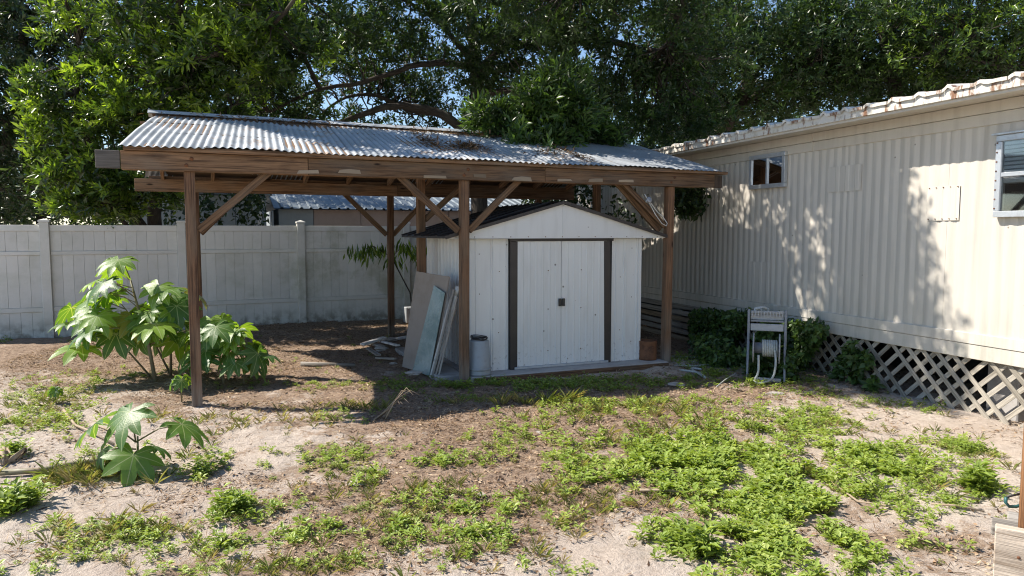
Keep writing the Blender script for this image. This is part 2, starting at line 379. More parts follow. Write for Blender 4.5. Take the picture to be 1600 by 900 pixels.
# ------------------------------------------------------------------ leaf clouds
def norm(a): return a/np.maximum(np.linalg.norm(a, axis=-1, keepdims=True), 1e-9)
def leafmesh(name, P, D, N, L, W, var, fold=.25, droop=0.):
    n = len(P); D = norm(D); S = norm(np.cross(D, N)); U = np.cross(S, D)
    L = L[:, None]; W = W[:, None]
    mid = P+D*L*.5; tip = P+D*L-U*L*droop
    V = np.stack([P, mid+S*W*.5+U*W*fold, tip, mid-S*W*.5+U*W*fold], 1).reshape(-1, 3)
    me = bpy.data.meshes.new(name); me.vertices.add(4*n); me.vertices.foreach_set('co', V.ravel())
    b = np.arange(n)[:, None]*4; T = np.concatenate([b+np.array([[0, 1, 2]]), b+np.array([[0, 2, 3]])], 1).reshape(-1)
    me.loops.add(6*n); me.loops.foreach_set('vertex_index', T); me.polygons.add(2*n); me.polygons.foreach_set('loop_start', np.arange(0, 6*n, 3))
    me.update(calc_edges=True)
    me.attributes.new('var', 'FLOAT', 'POINT').data.foreach_set('value', np.repeat(np.clip(var, 0, 1), 4)); return me
def rdir(n): return norm(RNG.normal(size=(n, 3)))
def crown_points(lobes, shell=.45):
    C = []; O = []
    for cx, cy, cz, rx, ry, rz, k in lobes:
        d = rdir(k); rr = shell+(1-shell)*RNG.random((k, 1))**.6
        wob = .78+.5*vnoise(d[:, 0]*3+cx, d[:, 1]*3+cy+d[:, 2]*2, 1.)[:, None]
        p = np.array([cx, cy, cz])+d*rr*wob*np.array([rx, ry, rz]); C.append(p); O.append(d)
    return np.concatenate(C), np.concatenate(O)
def sprigs(C, O, nsp, nlf, rad, L, W, bright=.5):
    """every clump centre carries nsp twig ends with a rosette of nlf leaves each"""
    n = len(C)*nsp; c = np.repeat(C, nsp, 0); o = np.repeat(O, nsp, 0)
    tb = np.repeat(RNG.random(len(C)), nsp)  # tone per clump: colours in sunlit clusters and dark gaps
    e = c+rdir(n)*(RNG.random((n, 1))**.5)*rad*np.array([1, 1, .8])
    ax = norm(o*.6+rdir(n)*.7+np.array([0, 0, .55])); sv = np.clip(.05+.8*tb**1.5+.22*RNG.normal(size=n), 0, 1)*bright*1.7
    m = n*nlf; e = np.repeat(e, nlf, 0); ax = np.repeat(ax, nlf, 0); sv = np.repeat(sv, nlf)
    k = np.tile(np.arange(nlf), n)/nlf
    side = norm(np.cross(ax, rdir(m))); D = norm(side*(1.15-.75*k[:, None])+ax*(.15+.9*k[:, None])-np.array([0, 0, .12]))
    P = e+ax*(k[:, None]-.6)*L*1.6
    s = .7+.6*RNG.random(m); return P, D, norm(ax+rdir(m)*.35), L*s, W*s, sv*(.7+.5*k)+RNG.normal(size=m)*.1
def limbwood(mb, path, r0, r1, n=8):
    k = len(path); P = []
    for i in range(k-1):                 # subdivide with a Catmull-Rom spline
        p0, p1, p2, p3 = [Vector(path[max(0, min(k-1, i+j))]) for j in (-1, 0, 1, 2)]
        for t in (0, .25, .5, .75):
            P.append(.5*((2*p1)+(p2-p0)*t+(2*p0-5*p1+4*p2-p3)*t*t+(3*p1-p0-3*p2+p3)*t**3)+Vector(rdir(1)[0])*r0*.18)
    P.append(Vector(path[-1])); m = len(P)
    mb.tube(P, [r0+(r1-r0)*(i/(m-1))**.8 for i in range(m)], n); return P
def tree(name, base, label, lobes, limbs, mat, L=.10, W=.034, nsp=9, nlf=9, rad=.3, bright=.5, r0=.2, twig=.6, extra=None, shell=.45, group=None):
    base = Vector(base); t = thing(name, base, 0, label, 'tree', group)
    mb = MB(); nodes = []
    for path, a, b in limbs: nodes += limbwood(mb, path, a, b)
    C, O = crown_points(lobes, shell); NA = np.array([list(p) for p in nodes])
    tw = MB()
    for i in range(len(C)):
        if random.random() > twig: continue
        j = int(np.argmin(((NA-C[i])**2).sum(1)+NA[:, 2]*.0)); a = Vector(NA[j]); b = Vector(C[i]); d = b-a
        if d.length < .15 or d.length > 5: continue
        mid = a+d*.5+Vector(rdir(1)[0])*d.length*.14; q3 = a+d*.8+Vector(rdir(1)[0])*d.length*.08
        tw.tube([a, a+d*.22+Vector(rdir(1)[0])*d.length*.05, mid, q3, b], [.006+.011*d.length, .006+.008*d.length, .005+.006*d.length, .007, .004], 4, False)
    obj('trunk', mb, M['bark'], t, None).location = -base
    if tw.V: tag(obj('branchwork', tw, M['bark'], t), kind='stuff').location = -base
    A = sprigs(C, O, nsp, nlf, rad, L, W, bright)
    if extra is not None: A = [np.concatenate(z) for z in zip(A, extra)]
    link('crown', leafmesh('crown', *A), t, -base, mat); return t

# ------------------------------------------------------------------ carport (local x along the front beam, local y to the rear)
CA = Vector((-2.97, 6.6, 0)); CR = R(24.2); SP = 2.68
cp = thing('carport', CA, CR, 'open timber carport with corrugated metal roof over the shed', 'carport')
def cw(x, y, z=0):
    return CA+Vector((x*math.cos(CR)-y*math.sin(CR), x*math.sin(CR)+y*math.cos(CR), z))
def slope(y): return 2.405+(2.97-2.405)*((y+.12)/1.92 if y < 1.8 else (3.72-y)/1.92)
posts = [(0, 0, 2.2, .092), (SP, 0, 2.2, .092), (2*SP, 0, 2.2, .092), (.06, 3.6, 2.2, .098), (SP+.12, 3.6, 2.2, .09), (2*SP, 3.6, 2.2, .09),
         (SP, 1.56, 2.72, .098), (2*SP-.02, 1.66, 2.72, .09), (.0, 1.66, 2.72, .09)]
for i, (x, y, h, d) in enumerate(posts):
    lean = [(.0, 0), (.01, 0), (.02, 0), (0, 0), (.015, 0), (0, 0), (0, 0), (0, 0), (0, 0)][i]
    obj('post', MB().beam((x, y, -.15), (x+lean[0], y+lean[1], h), d, d, (0, 1, 0)), M['post'], cp, None, .004)
tk = .042
fb = [(-.545, 1.05), (1.055, 3.62), (3.625, 6.0)]
obj('beam_end', MB().box(-.74, -.55, -.047-tk, -.053, 2.203, 2.36), M['greywood'], cp, None, .004); obj('beam_end', MB().box(6.003, 6.12, -.047-tk, -.053, 2.198, 2.355), M['darkwood'], cp, None, .004)
for k, (a, b) in enumerate(fb): obj('front_beam', MB().box(a, b, -.049-tk, -.051, 2.2, 2.362), M['wood'], cp, None, .003)
obj('front_beam', MB().box(-.55, 5.9, .053, .053+tk, 2.203, 2.362), M['wood'], cp, None, .003)
obj('top_plate', MB().box(-.52, 6.17, -.135, -.004, 2.365, 2.398), M['wood'], cp, None, .003)
obj('rear_plate', MB().box(-.5, 6.05, 3.55, 3.69, 2.363, 2.40), M['wood'], cp, None, .003)
for ya, yb in ((-.14, 1.8), (1.802, 3.74)):
    za, zb = slope(ya)+.0005, slope(yb-.003)+.0005; obj('roof_sheathing', MB().prism([(-.36, ya, za), (5.8, ya, za), (5.8, yb, zb), (-.28, yb, zb)], (0, 0, .003)), M['wood'], cp)
obj('rear_beam', MB().box(-.67, 2.9, 3.6-.053-tk, 3.6-.053, 2.19, 2.36), M['wood'], cp, None, .003)
obj('rear_beam', MB().box(2.905, 6.0, 3.6-.053-tk, 3.6-.053, 2.19, 2.36), M['wood'], cp, None, .003)
obj('ridge_beam', MB().box(-.3, 5.9, 1.74, 1.785, 2.72, 2.9), M['wood'], cp, None, .003)
for i in range(11):
    x = -.35+i*.62
    obj('rafter', MB().beam((x, .1, slope(.1)-.075), (x, 1.735, slope(1.735)-.075), .042, .09), M['wood'], cp, None, .002)
    obj('rafter', MB().beam((x+.02, 1.79, slope(1.81)-.075), (x+.02, 3.54, slope(3.54)-.075), .042, .09), M['wood'], cp, None, .002)
for s_, z0 in ((.6, 0), (1.2, 0)):
    obj('purlin', MB().beam((-.45, s_, slope(s_)-.012), (6.05, s_, slope(s_)-.012), .085, .022), M['wood'], cp)
def brace(x, y, dx, z0, wd=.04, dp=.07, yo=0):
    obj('knee_brace', MB().beam((x, y+yo, z0), (x+dx, y+yo, z0+.62), dp, wd, (0, 1, 0)) if False else MB().beam((x, y+yo, z0), (x+dx, y+yo, 2.24), wd, dp, (0, 0, 1)), M['wood'], cp, None, .003)
brace(.06, 0, .66, 1.66); brace(SP-.06, 0, -.66, 1.66); brace(SP+.06, 0, .62, 1.66); brace(2*SP-.05, 0, -.62, 1.72)
brace(2*SP-.06, .09, -.62, 1.66, .04, .08); brace(SP-.05, 1.56, -.1+.02, 2.1)
brace(SP+.17, 3.6, .62, 1.6); brace(SP+.07, 3.6, -.66, 1.6); brace(.12, 3.6, .6, 1.62); brace(SP+.05, 1.56, .5, 1.8)
# cut rafter ends let through the foot of the front beam
for u0, u1, v in ((467, 501, 271), (531, 565, 273), (742, 760, 272), (800, 830, 275), (871, 893, 275), (919, 941, 276), (967, 988, 277), (665, 700, 274)):
    def tt(u):
        k = (u-800)/FPX; c, s = math.cos(CR), math.sin(CR); fy = -.1
        return (k*(CA.y+fy*c)-CA.x+fy*s)/(c-k*s)
    a, b = tt(u0), tt(u1); z = 2.207+.03*random.random()
    q5 = [random.uniform(-.012, .012) for _ in range(8)]; hh_ = random.uniform(.024, .042); m = MB(); m.prism([(a+q5[0], -.098, z+q5[1]*.4), (b+q5[2], -.098, z+q5[3]*.6), (b+q5[4]-.006, -.098, z+hh_+q5[5]*.4), ((a+b)/2, -.098, z+hh_+q5[6]*.6), (a+.01+q5[7]*2, -.098, z+hh_*.8)], (0, .01, 0)); obj('rafter_end', m, M['pale'], cp)
def corr_sheet(x0, x1, e0, e1, y0, y1, lift, pitch=.068, amp=.0075, ridge_shift=0., flat=1.):
    """corrugated sheet between x0..x1, laid along the slope from y0 to y1; e0/e1 skew the upper end"""
    n = max(8, int((x1-x0)/pitch*8)); rows = []
    for k in range(6):
        t = k/5; y = y0+(y1-y0)*t; r = []
        for i in range(n+1):
            f = i/n; x = (x0+e0*t)+((x1+e1*t)-(x0+e0*t))*f
            xr = x0+(x1-x0)*f
            r.append((x, y, slope(y)+lift+amp*math.sin(2*math.pi*xr/pitch)*flat+.006*math.sin(xr*3+k*1.7)))
        rows.append(r)
    m = MB().grid(rows)
    bot = [[(x, y, z-.0025) for x, y, z in r] for r in rows]; m.grid([list(reversed(r)) for r in bot]); return m
xs = [-.56, .12, .78, 1.45, 2.12, 2.78, 3.02, 3.66, 4.3, 4.62, 5.3, 6.0]
for i in range(len(xs)-1):
    x0, x1 = xs[i], xs[i+1]+.05
    sk = lambda x: .24*(1-(x+.56)/3.5) if x < 2.9 else -.14*(x-2.9)/3.2
    flat = 1. if i < 8 else .6
    y0 = -.16+random.uniform(-.012, .012)
    obj('roof_sheet', corr_sheet(x0, x1, sk(x0), sk(x1), y0, 1.86, .012+.006*(i % 2), flat=flat), M['corr'], cp)
    if i not in (5,): obj('roof_sheet', corr_sheet(x0, x1, sk(x0), sk(x1), 3.78, 1.74, .012+.006*(i % 2)), M['corr'], cp)
m = MB()
for a, b in ((-.4, 2.2), (2.15, 4.4), (4.35, 5.9)):
    k = MB(); k.grid([[(a, 1.68, 2.962), (b, 1.68, 2.962)], [(a, 1.8, 3.012), (b, 1.8, 3.012)], [(a, 1.93, 2.955), (b, 1.93, 2.955)]], False)
    k.grid([[(b, 1.68, 2.958), (a, 1.68, 2.958)], [(b, 1.8, 3.008), (a, 1.8, 3.008)], [(b, 1.93, 2.951), (a, 1.93, 2.951)]], False)
    obj('ridge_cap', k, M['corr'], cp)
for i in range(34):                              # nail heads along the lower roof edge
    pass
for x_ in (0, SP, 2*SP):
    for dx_, z_ in ((-.022, 2.25), (.024, 2.31)): obj('bolt', MB().lathe([(0, .010), (.011, .009), (.013, 0), (.018, 0), (.018, -.003), (0, -.003)], 10), M['rust'], cp).matrix_local = Matrix.Translation((x_+dx_, -.093, z_)) @ Matrix.Rotation(math.pi/2, 4, 'X')
# rope-bound stick, lamp holder and cable on the right-hand brace
bx, bz = 2*SP-.62, 2.22
lh = thing('lamp_holder', cw(2*SP-.33, -.075, 2.03), CR, 'small white lamp holder clipped to the right knee brace', 'lamp')
obj('collar', MB().lathe([(0, .012), (.034, .012), (.038, 0), (.03, -.012), (.0, -.012)], 16), M['reelpale'], lh).rotation_euler = (1.2, .5, 0)
obj('socket', MB().lathe([(0, -.06), (.016, -.06), (.02, -.045), (.02, -.012), (0, -.012)], 12), M['winframe'], lh).rotation_euler = (1.2, .5, 0)
cab = [cw(2*SP-.33, -.06, 2.03), cw(2*SP-.26, -.055, 1.96), cw(2*SP-.2, -.06, 1.89), cw(2*SP-.12, -.055, 1.84), cw(2*SP-.05, -.062, 1.75), cw(2*SP-.07, -.066, 1.72), cw(2*SP-.13, -.06, 1.75), cw(2*SP-.23, -.062, 1.86), cw(2*SP-.36, -.06, 2.06), cw(2*SP-.38, -.05, 2.10)]
tag(obj('cable', MB().tube(cab, .006, 5), M['pvc'], None, cab[0]), 'thin white cable looped down the right knee brace', 'cable')

# ------------------------------------------------------------------ shed
SA = Vector((-.46, 7.93, 0)); SR = R(22.)
SW, SDp, SZ, SH = 2.2, 1.85, .065, 1.57
slab = MB().box(-.085, 2.46, -.26, 2.1, -.08, SZ-.002)
so_ = tag(obj('concrete_slab', slab, M['concrete'], None, None, .008), kind='structure'); so_.location = SA; so_.rotation_euler = (0, 0, SR)
so2 = obj('slab_corner', MB().box(-.4, -.09, -.05, 2.1, -.08, SZ-.012), M['concrete'], so_, None, .008)
obj('edging_board', MB().box(-.06, 2.44, -.30, -.265, -.06, SZ-.012), M['wood'], so_, None, .004)
sh = thing('garden_shed', SA, SR, 'white metal garden shed with dark brown trim under the carport', 'shed')
def rib(x0, x1, z0, z1, y, ribs, d=.007, wdt=.018, nz=4):
    pr = [(x0, 0)]
    for r in sorted(ribs): pr += [(r-wdt, 0), (r-wdt*.5, -d), (r+wdt*.5, -d), (r+wdt, 0)]
    pr.append((x1, 0))
    return MB().grid([[(x, y+o, z0+(z1-z0)*k/nz) for x, o in pr] for k in range(nz+1)], False)
D0, D1 = .45, 1.80
obj('wall_panel', rib(0, D0, SZ, SH, 0, [.06, .24, .265, .42], .008, .012), M['shed'], sh)
obj('wall_panel', rib(D1, SW, SZ, SH, 0, [1.86, 1.97, 2.0, 2.15], .008, .012), M['shed'], sh)
m = MB(); pr = [(0, 0)]
for k in range(1, 13): pr += [(k*.142-.02, 0), (k*.142-.008, -.012), (k*.142+.008, -.012), (k*.142+.02, 0)]
pr.append((SDp, 0)); m.grid([[(o, SDp-y, z) for y, o in pr] for z in (SZ, .5, 1., SH)], False); obj('side_wall', m, M['shed'], sh)
obj('side_wall', MB().box(SW-.01, SW, .004, SDp, SZ, SH), M['shed'], sh)
obj('rear_wall', MB().box(.002, SW-.012, SDp-.012, SDp-.002, SZ, SH+.02), M['shed'], sh)
obj('interior_backing', MB().box(D0-.1, D1+.1, .03, .04, SZ, SH), M['dark'], sh)
obj('corner_trim', MB().box(-.012, .03, -.014, .028, SZ, SH-.002), M['shed'], sh, None, .003)
obj('corner_trim', MB().box(SW-.03, SW+.012, -.014, .028, SZ, SH-.002), M['shed'], sh, None, .003)
for a, lean in ((D0, -.006), (D1-.1, .03)):
    obj('door_jamb', MB().beam((a+.05-lean*.5, -.022, SZ), (a+.05-lean*1.2, -.022, SH-.03), .092, .03, (0, 1, 0)), M['darkmetal'], sh, None, .004)
obj('door_track', MB().box(D0+.004, D1-.002, -.046, -.012, SH-.03, SH+.004), M['darkmetal'], sh, None, .003)
obj('door_sill', MB().box(D0+.06, D1-.06, -.05, -.002, SZ, SZ+.028), M['winframe'], sh, None, .003)
dm = (D0+D1)/2-.02
for a, b, s in ((D0+.085, dm-.003, -1), (dm+.003, D1-.085, 1)):
    dr = obj('door', rib(a, b, SZ+.03, SH-.03, -.034, [a+.08+i*.085 for i in range(7) if a+.08+i*.085 < b-.05], .004, .012), M['shed'], sh)
    obj('door_edge', MB().box(a, b, -.032, -.022, SZ+.03, SH-.031), M['shed'], dr)
    hx = dm+s*.022
    hd = obj('handle', MB().box(hx-.017, hx+.017, -.062, -.04, .78, .87), M['black'], dr, None, .004)
    for zz in (.26, .75, 1.2): obj('screw', MB().lathe([(.007, 0), (.005, .004), (0, .005)], 8), M['rust'], dr).matrix_local = Matrix.Translation((a+.4 if s < 0 else b-.35, -.038, zz)) @ Matrix.Rotation(math.pi/2, 4, 'X')
PK = 1.975; OV = .30; FO = .09
for s, x0, x1 in ((0, -OV, SW/2-.002), (1, SW/2+.002, SW+OV)):
    inn = SW/2
    zlow = SH+.004
    poly = [(x0, -FO, zlow), (x1, -FO, zlow), (x1, -FO, PK)] if s == 0 else [(x0, -FO, zlow), (x1, -FO, zlow), (x0, -FO, PK)]
    if s == 0: poly = [(x0, -FO, zlow), (x1, -FO, zlow), (x1, -FO, PK-.01), (x0, -FO, zlow+.02)]
    else: poly = [(x0, -FO, zlow), (x1, -FO, zlow), (x1, -FO, zlow+.02), (x0, -FO, PK-.01)]
    obj('gable_panel', MB().prism(poly, (0, .02, 0)), M['shed'], sh)
    poly = [(p[0], SDp+.06, p[2]) for p in poly]; obj('gable_panel', MB().prism(poly, (0, -.02, 0)), M['shed'], sh)
for k in range(13):
    obj('screw', MB().lathe([(.006, 0), (.004, .003), (0, .003)], 8), M['rust'], sh).matrix_local = Matrix.Translation((-.2+k*.215, -FO-.001, SH+.022)) @ Matrix.Rotation(math.pi/2, 4, 'X')
for x_, z_ in ((.1, .4), (.1, .95), (.1, 1.4), (.33, .5), (.34, 1.2), (1.92, .45), (1.92, 1.1), (2.08, .3), (2.08, .85), (2.08, 1.45)):
    obj('screw', MB().lathe([(.006, 0), (.004, .003), (0, .003)], 8), M['rust'], sh).matrix_local = Matrix.Translation((x_, -.001, z_)) @ Matrix.Rotation(math.pi/2, 4, 'X')
obj('gable_seam', MB().box(SW/2-.008, SW/2+.008, -FO-.006, -FO-.001, SH+.01, PK-.03), M['shed'], sh)
for s in (-1, 1):
    xo = SW/2+s*(SW/2+OV+.03); n = 9
    for k in range(6):                           # roof sheets side by side from front to rear
        y0 = -FO-.02+k*(SDp+.19)/6; y1 = y0+(SDp+.19)/6-.006
        poly = [(SW/2+s*.003, y0, PK+.004), (xo, y0, SH+.006), (xo, y0, SH+.03), (SW/2+s*.003, y0, PK+.028)]
        rs = obj('roof_sheet', MB().prism(poly, (0, y1-y0, 0)), M['roofdark'], sh)
        a = Vector((SW/2+s*.02, y1+.001, PK+.032)); b = Vector((xo, y1+.001, SH+.036)); obj('standing_seam', MB().beam(a, b, .014, .018), M['roofdark'], rs)
    obj('roof_edge_trim', MB().beam((SW/2+s*.004, -FO-.032, PK+.012), (xo, -FO-.032, SH+.016), .02, .036), M['darkmetal'], sh)

# bucket, rusty can beside the shed
c = SA+Matrix.Rotation(SR, 3, 'Z') @ Vector((.05, -.125, SZ))
bk = thing('bucket', c, .4, 'grey upturned plastic bucket beside the shed door with wire coil on it', 'bucket')
obj('body', MB().lathe([(0, 0), (.135, 0), (.137, .02), (.132, .03), (.136, .05), (.13, .06), (.112, .375), (.10, .385), (0, .38)], 28), M['bucket'], bk)
obj('rim_band', MB().lathe([(.136, .055), (.141, .06), (.141, .075), (.134, .08)], 28), M['bucket'], bk)
cl = thing('wire_coil', c+Vector((0, 0, .387)), 0, 'dark coil of wire lying on the upturned bucket', 'wire')
for k in range(4):
    pts = [((.085+.012*math.sin(k*2+a*3))*math.cos(a), (.085+.01*math.cos(k+a*2))*math.sin(a), .008+.010*k+.006*math.sin(a*2+k)) for a in [2*math.pi*i/24 for i in range(25)]]
    obj('loop', MB().tube(pts, .005, 5, False), M['black'], cl)
c = SA+Matrix.Rotation(SR, 3, 'Z') @ Vector((2.31, -.02, SZ))
rc = thing('rusty_can', c, 0, 'rusty brown metal can between the shed and the right post', 'can')
obj('body', MB().lathe([(0, 0), (.115, 0), (.118, .02), (.113, .03), (.115, .12), (.112, .125), (.116, .22), (.119, .235), (.105, .235), (.102, .05), (0, .05)], 24), M['rust'], rc)

# ------------------------------------------------------------------ boards leaning on the shed's side
def leaning(name, pts, th, mat, label, cat):
    p = [Vector(q) for q in pts]; nrm = (p[1]-p[0]).cross(p[3]-p[0]).normalized()
    return tag(obj(name, MB().prism(p, nrm*th), mat, None, p[0], .002), label, cat)
leaning('panel_board', [(-1.33, 8.6, .0), (-.90, 8.05, .0), (-.70, 8.06, 1.14), (-1.15, 8.62, 1.17)], .02, M['brownboard'], 'large brown board leaning against the side of the shed', 'board')
leaning('glass_sheet', [(-1.17, 8.31, .02), (-.945, 8.03, .0), (-.755, 8.015, .96), (-.90, 8.22, 1.03)], .008, M['frost'], 'dusty teal glass sheet leaning on the brown board', 'glass')
for i, (a, b, wd, th, mt, lb) in enumerate([
        ((-.90, 7.93, 0), (-.66, 8.02, 1.0), .05, .022, 'oldwood', 'grey weathered lath leaning beside the glass sheet, outermost'),
        ((-.87, 7.90, 0), (-.64, 7.98, .78), .07, .02, 'brownboard', 'short brown strip leaning against the laths beside the glass'),
        ((-.83, 7.87, 0), (-.62, 7.97, .92), .04, .02, 'oldwood', 'thin grey lath leaning nearest to the middle carport post'),
        ((-.93, 7.96, 0), (-.70, 8.03, .88), .02, .02, 'litterwood', 'narrow white strip along the edge of the glass sheet')]):
    tag(obj('leaning_lath', MB().beam(a, b, wd, th, (1, 0, 0)), M[mt], None, a, .002), lb, 'lath')
pp = thing('pvc_pipe', (-.86, 8.0, 0), 0, 'white plastic pipe with joint leaning behind the laths', 'pipe')
obj('tube', MB().tube([(.0, .03, 0), (.18, .06, .8), (.24, .06, 1.02)], .018, 10), M['pvc'], pp)
obj('joint', MB().tube([(.215, .06, .93), (.245, .06, 1.03)], .027, 10), M['pvc'], pp)

# broken boards and rubble left of the leaning panel
rub = [((566, 546), (602, 541), .10, .025, .10, 'broken pale board lying flat at the back of the rubble'),
       ((574, 550), (592, 566), .06, .02, .06, 'narrow grey board at the left of the rubble'),
       ((595, 541), (622, 556), .055, .022, .11, 'grey board propped across the middle of the rubble'),
       ((588, 564), (618, 568), .05, .02, .03, 'thin weathered strip at the front of the rubble'),
       ((612, 536), (640, 534), .09, .03, .05, 'wide grey board behind the rubble beside the rear post'),
       ((578, 541), (600, 549), .07, .03, .03, 'brown broken board under the pale one')]
for i, (a, b, wd, th, z, lb) in enumerate(rub):
    p0, p1 = G(*a), G(*b); p0.z = .03+z*.4; p1.z = .03+z
    tag(obj('broken_board', MB().beam(p0, p1, wd, th), M['oldwood' if i % 2 else 'litterwood'], None, p0, .002), lb, 'board')
def chunk(name, p, s, mat, label, cat, seed):
    rn = np.random.default_rng(seed); m = MB(); V = []
    n1, n2 = 5, 8
    for i in range(n1+1):
        th = math.pi*i/n1
        for k in range(n2):
            ph = 2*math.pi*k/n2; r = .55+.8*rn.random()
            V.append((s[0]*r*math.sin(th)*math.cos(ph), s[1]*r*math.sin(th)*math.sin(ph), s[2]*(.6+math.cos(th)*.8)))
    F = [(i*n2+k, i*n2+(k+1) % n2, (i+1)*n2+(k+1) % n2, (i+1)*n2+k) for i in range(n1) for k in range(n2)]
    m.add(V, [tuple(reversed(f)) for f in F]); return tag(obj(name, m, mat, None, None), label, cat), p
for i, (u, v, sx, lb) in enumerate([(609, 540, .09, 'white lump of plaster on top of the rubble pile'), (619, 549, .055, 'small white lump of plaster right of the propped board'),
        (594, 556, .10, 'grey slab of plaster between the boards of the rubble'), (614, 573, .05, 'small white chip in front of the rubble'), (645, 590, .09, 'flat grey slab on the ground before the leaning glass')]):
    o, _ = chunk('plaster_lump', None, (sx, sx*.8, sx*.4), M['stone'], lb, 'rubble', i); p = G(u, v); o.location = (p.x, p.y, .03 if i > 2 else .07)
wb = thing('vent_box', G(636, 499, 0)+Vector((0, 0, 0)), R(24), 'small white vented box on the ground by the fence', 'box')
wb.location = (-1.82, 12.75, 0)
obj('case', MB().box(-.12, .12, -.1, .1, .02, .30), M['bucket'], wb, None, .01)
for k in range(7): obj('louvre', MB().box(-.08, .08, -.112, -.1005, .07+k*.033, .088+k*.033), M['bucket'], wb)

# ------------------------------------------------------------------ fence
FA = Vector((-7.28, 11.1, 0)); FR = R(24.6); PW = 1.93
fe = thing('vinyl_fence', FA, FR, 'white vinyl privacy fence stained with algae behind the carport', 'fence')
for k in range(-3, 6):
    x = k*PW; p = obj('post', MB().box(x-.065, x+.065, -.065, .065, -.1, 1.80), M['vinyl'], fe, None, .006)
    obj('cap', MB().prism([(x-.075, -.075, 1.80), (x+.075, -.075, 1.80), (x+.075, .075, 1.80), (x-.075, .075, 1.80)], (0, 0, .03)).add(
        [(x-.07, -.07, 1.83), (x+.07, -.07, 1.83), (x+.07, .07, 1.83), (x-.07, .07, 1.83), (x, 0, 1.855)], [(0, 1, 4), (1, 2, 4), (2, 3, 4), (3, 0, 4)]), M['vinyl'], p)
    if k == 5: break
    a, b = x+.067, x+PW-.067
    for z0, z1, d in ((1.66, 1.755, .026), (1.285, 1.345, .028), (.40, .47, .028)): obj('rail', MB().box(a, b, -d, d, z0, z1), M['vinyl'], fe, None, .004)
    for z0, z1 in ((1.347, 1.658), (.472, 1.283), (-.02, .398)):
        n = 12; wd = (b-a)/n
        for i in range(n): obj('board', MB().box(a+i*wd+.001, a+(i+1)*wd-.001, -.011, .011, z0, z1), M['vinyl'], fe, None, .0025)
    obj('backing_strip', MB().box(a, b, .001, .006, -.02, 1.7), M['vinyl'], fe)

# ------------------------------------------------------------------ trailer (local y runs along the wall away from the camera, -x is out of the wall)
TA = Vector((4.3, 6.04, 0)); TR = R(19.4)
tr = thing('mobile_home', TA, TR, 'long cream mobile home with ribbed metal siding at the right', 'mobile home')
def TW(u, v):                           # (distance along the wall, height) of a pixel on the wall
    k = (u-800)/FPX; c, s = math.cos(TR), math.sin(TR); t = (TA.x-k*TA.y)/(k*c+s)
    return t, At(u, v, TA.y+c*t).z
T0, T1, ZB, ZT, EO = -4.2, 9.0, .53, 3.0, .40
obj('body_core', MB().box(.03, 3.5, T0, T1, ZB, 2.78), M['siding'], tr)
def siding(y0, y1):
    pr = [(y0, 0)]; y = y0
    while y < y1-.02:
        pr += [(y+.012, 0), (y+.022, -.0035), (y+.040, -.0055), (y+.058, -.004), (y+.068, -.001), (y+.092, -.0005), (y+.100, .0035), (y+.108, -.0005)]; y += .114
    pr = [q for q in pr if q[0] < y1]+[(y1, 0)]
    return MB().grid([[(o, y, z) for y, o in reversed(pr)] for z in (.735, 1.2, 1.8, 2.58)], True)
seams = [T0]+[T0+1.22*i for i in range(1, 11)]+[T1]
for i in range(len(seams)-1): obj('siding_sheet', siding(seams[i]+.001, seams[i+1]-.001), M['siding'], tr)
# smooth bands above and below the ribbed sheets
for z0, z1, o in ((2.58, 2.685, .020), (2.688, 2.785, .028), (.635, .735, .022), (.50, .632, .014)):
    for a, b in ((T0, -1.2), (-1.198, 2.42), (2.423, 6.1), (6.103, T1)):
        obj('trim_band', MB().box(-o, .025, a, b, z0, z1), M['siding'], tr, None, .004)
obj('soffit', MB().box(-EO+.012, .02, T0, T1, 2.788, 2.808), M['siding'], tr)
obj('soffit_strip', MB().box(-EO+.012, -EO+.05, T0, T1, 2.765, 2.7875), M['siding'], tr)
obj('eave_fascia', MB().box(-EO-.012, -EO+.01, T0, T1, 2.79, 2.885), M['roofedge'], tr, None, .003)
obj('roof_deck', MB().prism([(-EO+.012, T0, 2.81), (1.8, T0, 2.94), (3.8, T0, 2.81), (3.8, T0, 2.87), (1.8, T0, 3.04), (-EO+.012, T0, 2.88)], (0, T1-T0, 0)), M['roofedge'], tr)
n = int((T1-T0)/.29)
for i in range(n):                      # lapped roof sheets with a raised rib at each lap
    a = T0+i*.29; b = a+.286; rn = random.Random(i); q0 = rn.random()*.02
    pr = [(a, .0), (a+.09, .003), (a+.16, .0), (a+.19, .004), (a+.21, .012+q0*.6), (a+.235, .018+q0), (a+.262, .01+q0*.5), (b, 0)]
    rows = []
    for x, z in ((-EO-.03, 2.884), (-EO+.4, 2.927), (1.8, 3.05)): rows.append([(x+rn.uniform(-.006, .006), y, z+o) for y, o in reversed(pr)])
    low = [[(x, y, z-.03) for x, y, z in rows[0]]]
    obj('roof_sheet', MB().grid(low+rows, False), M['roofedge'], tr)
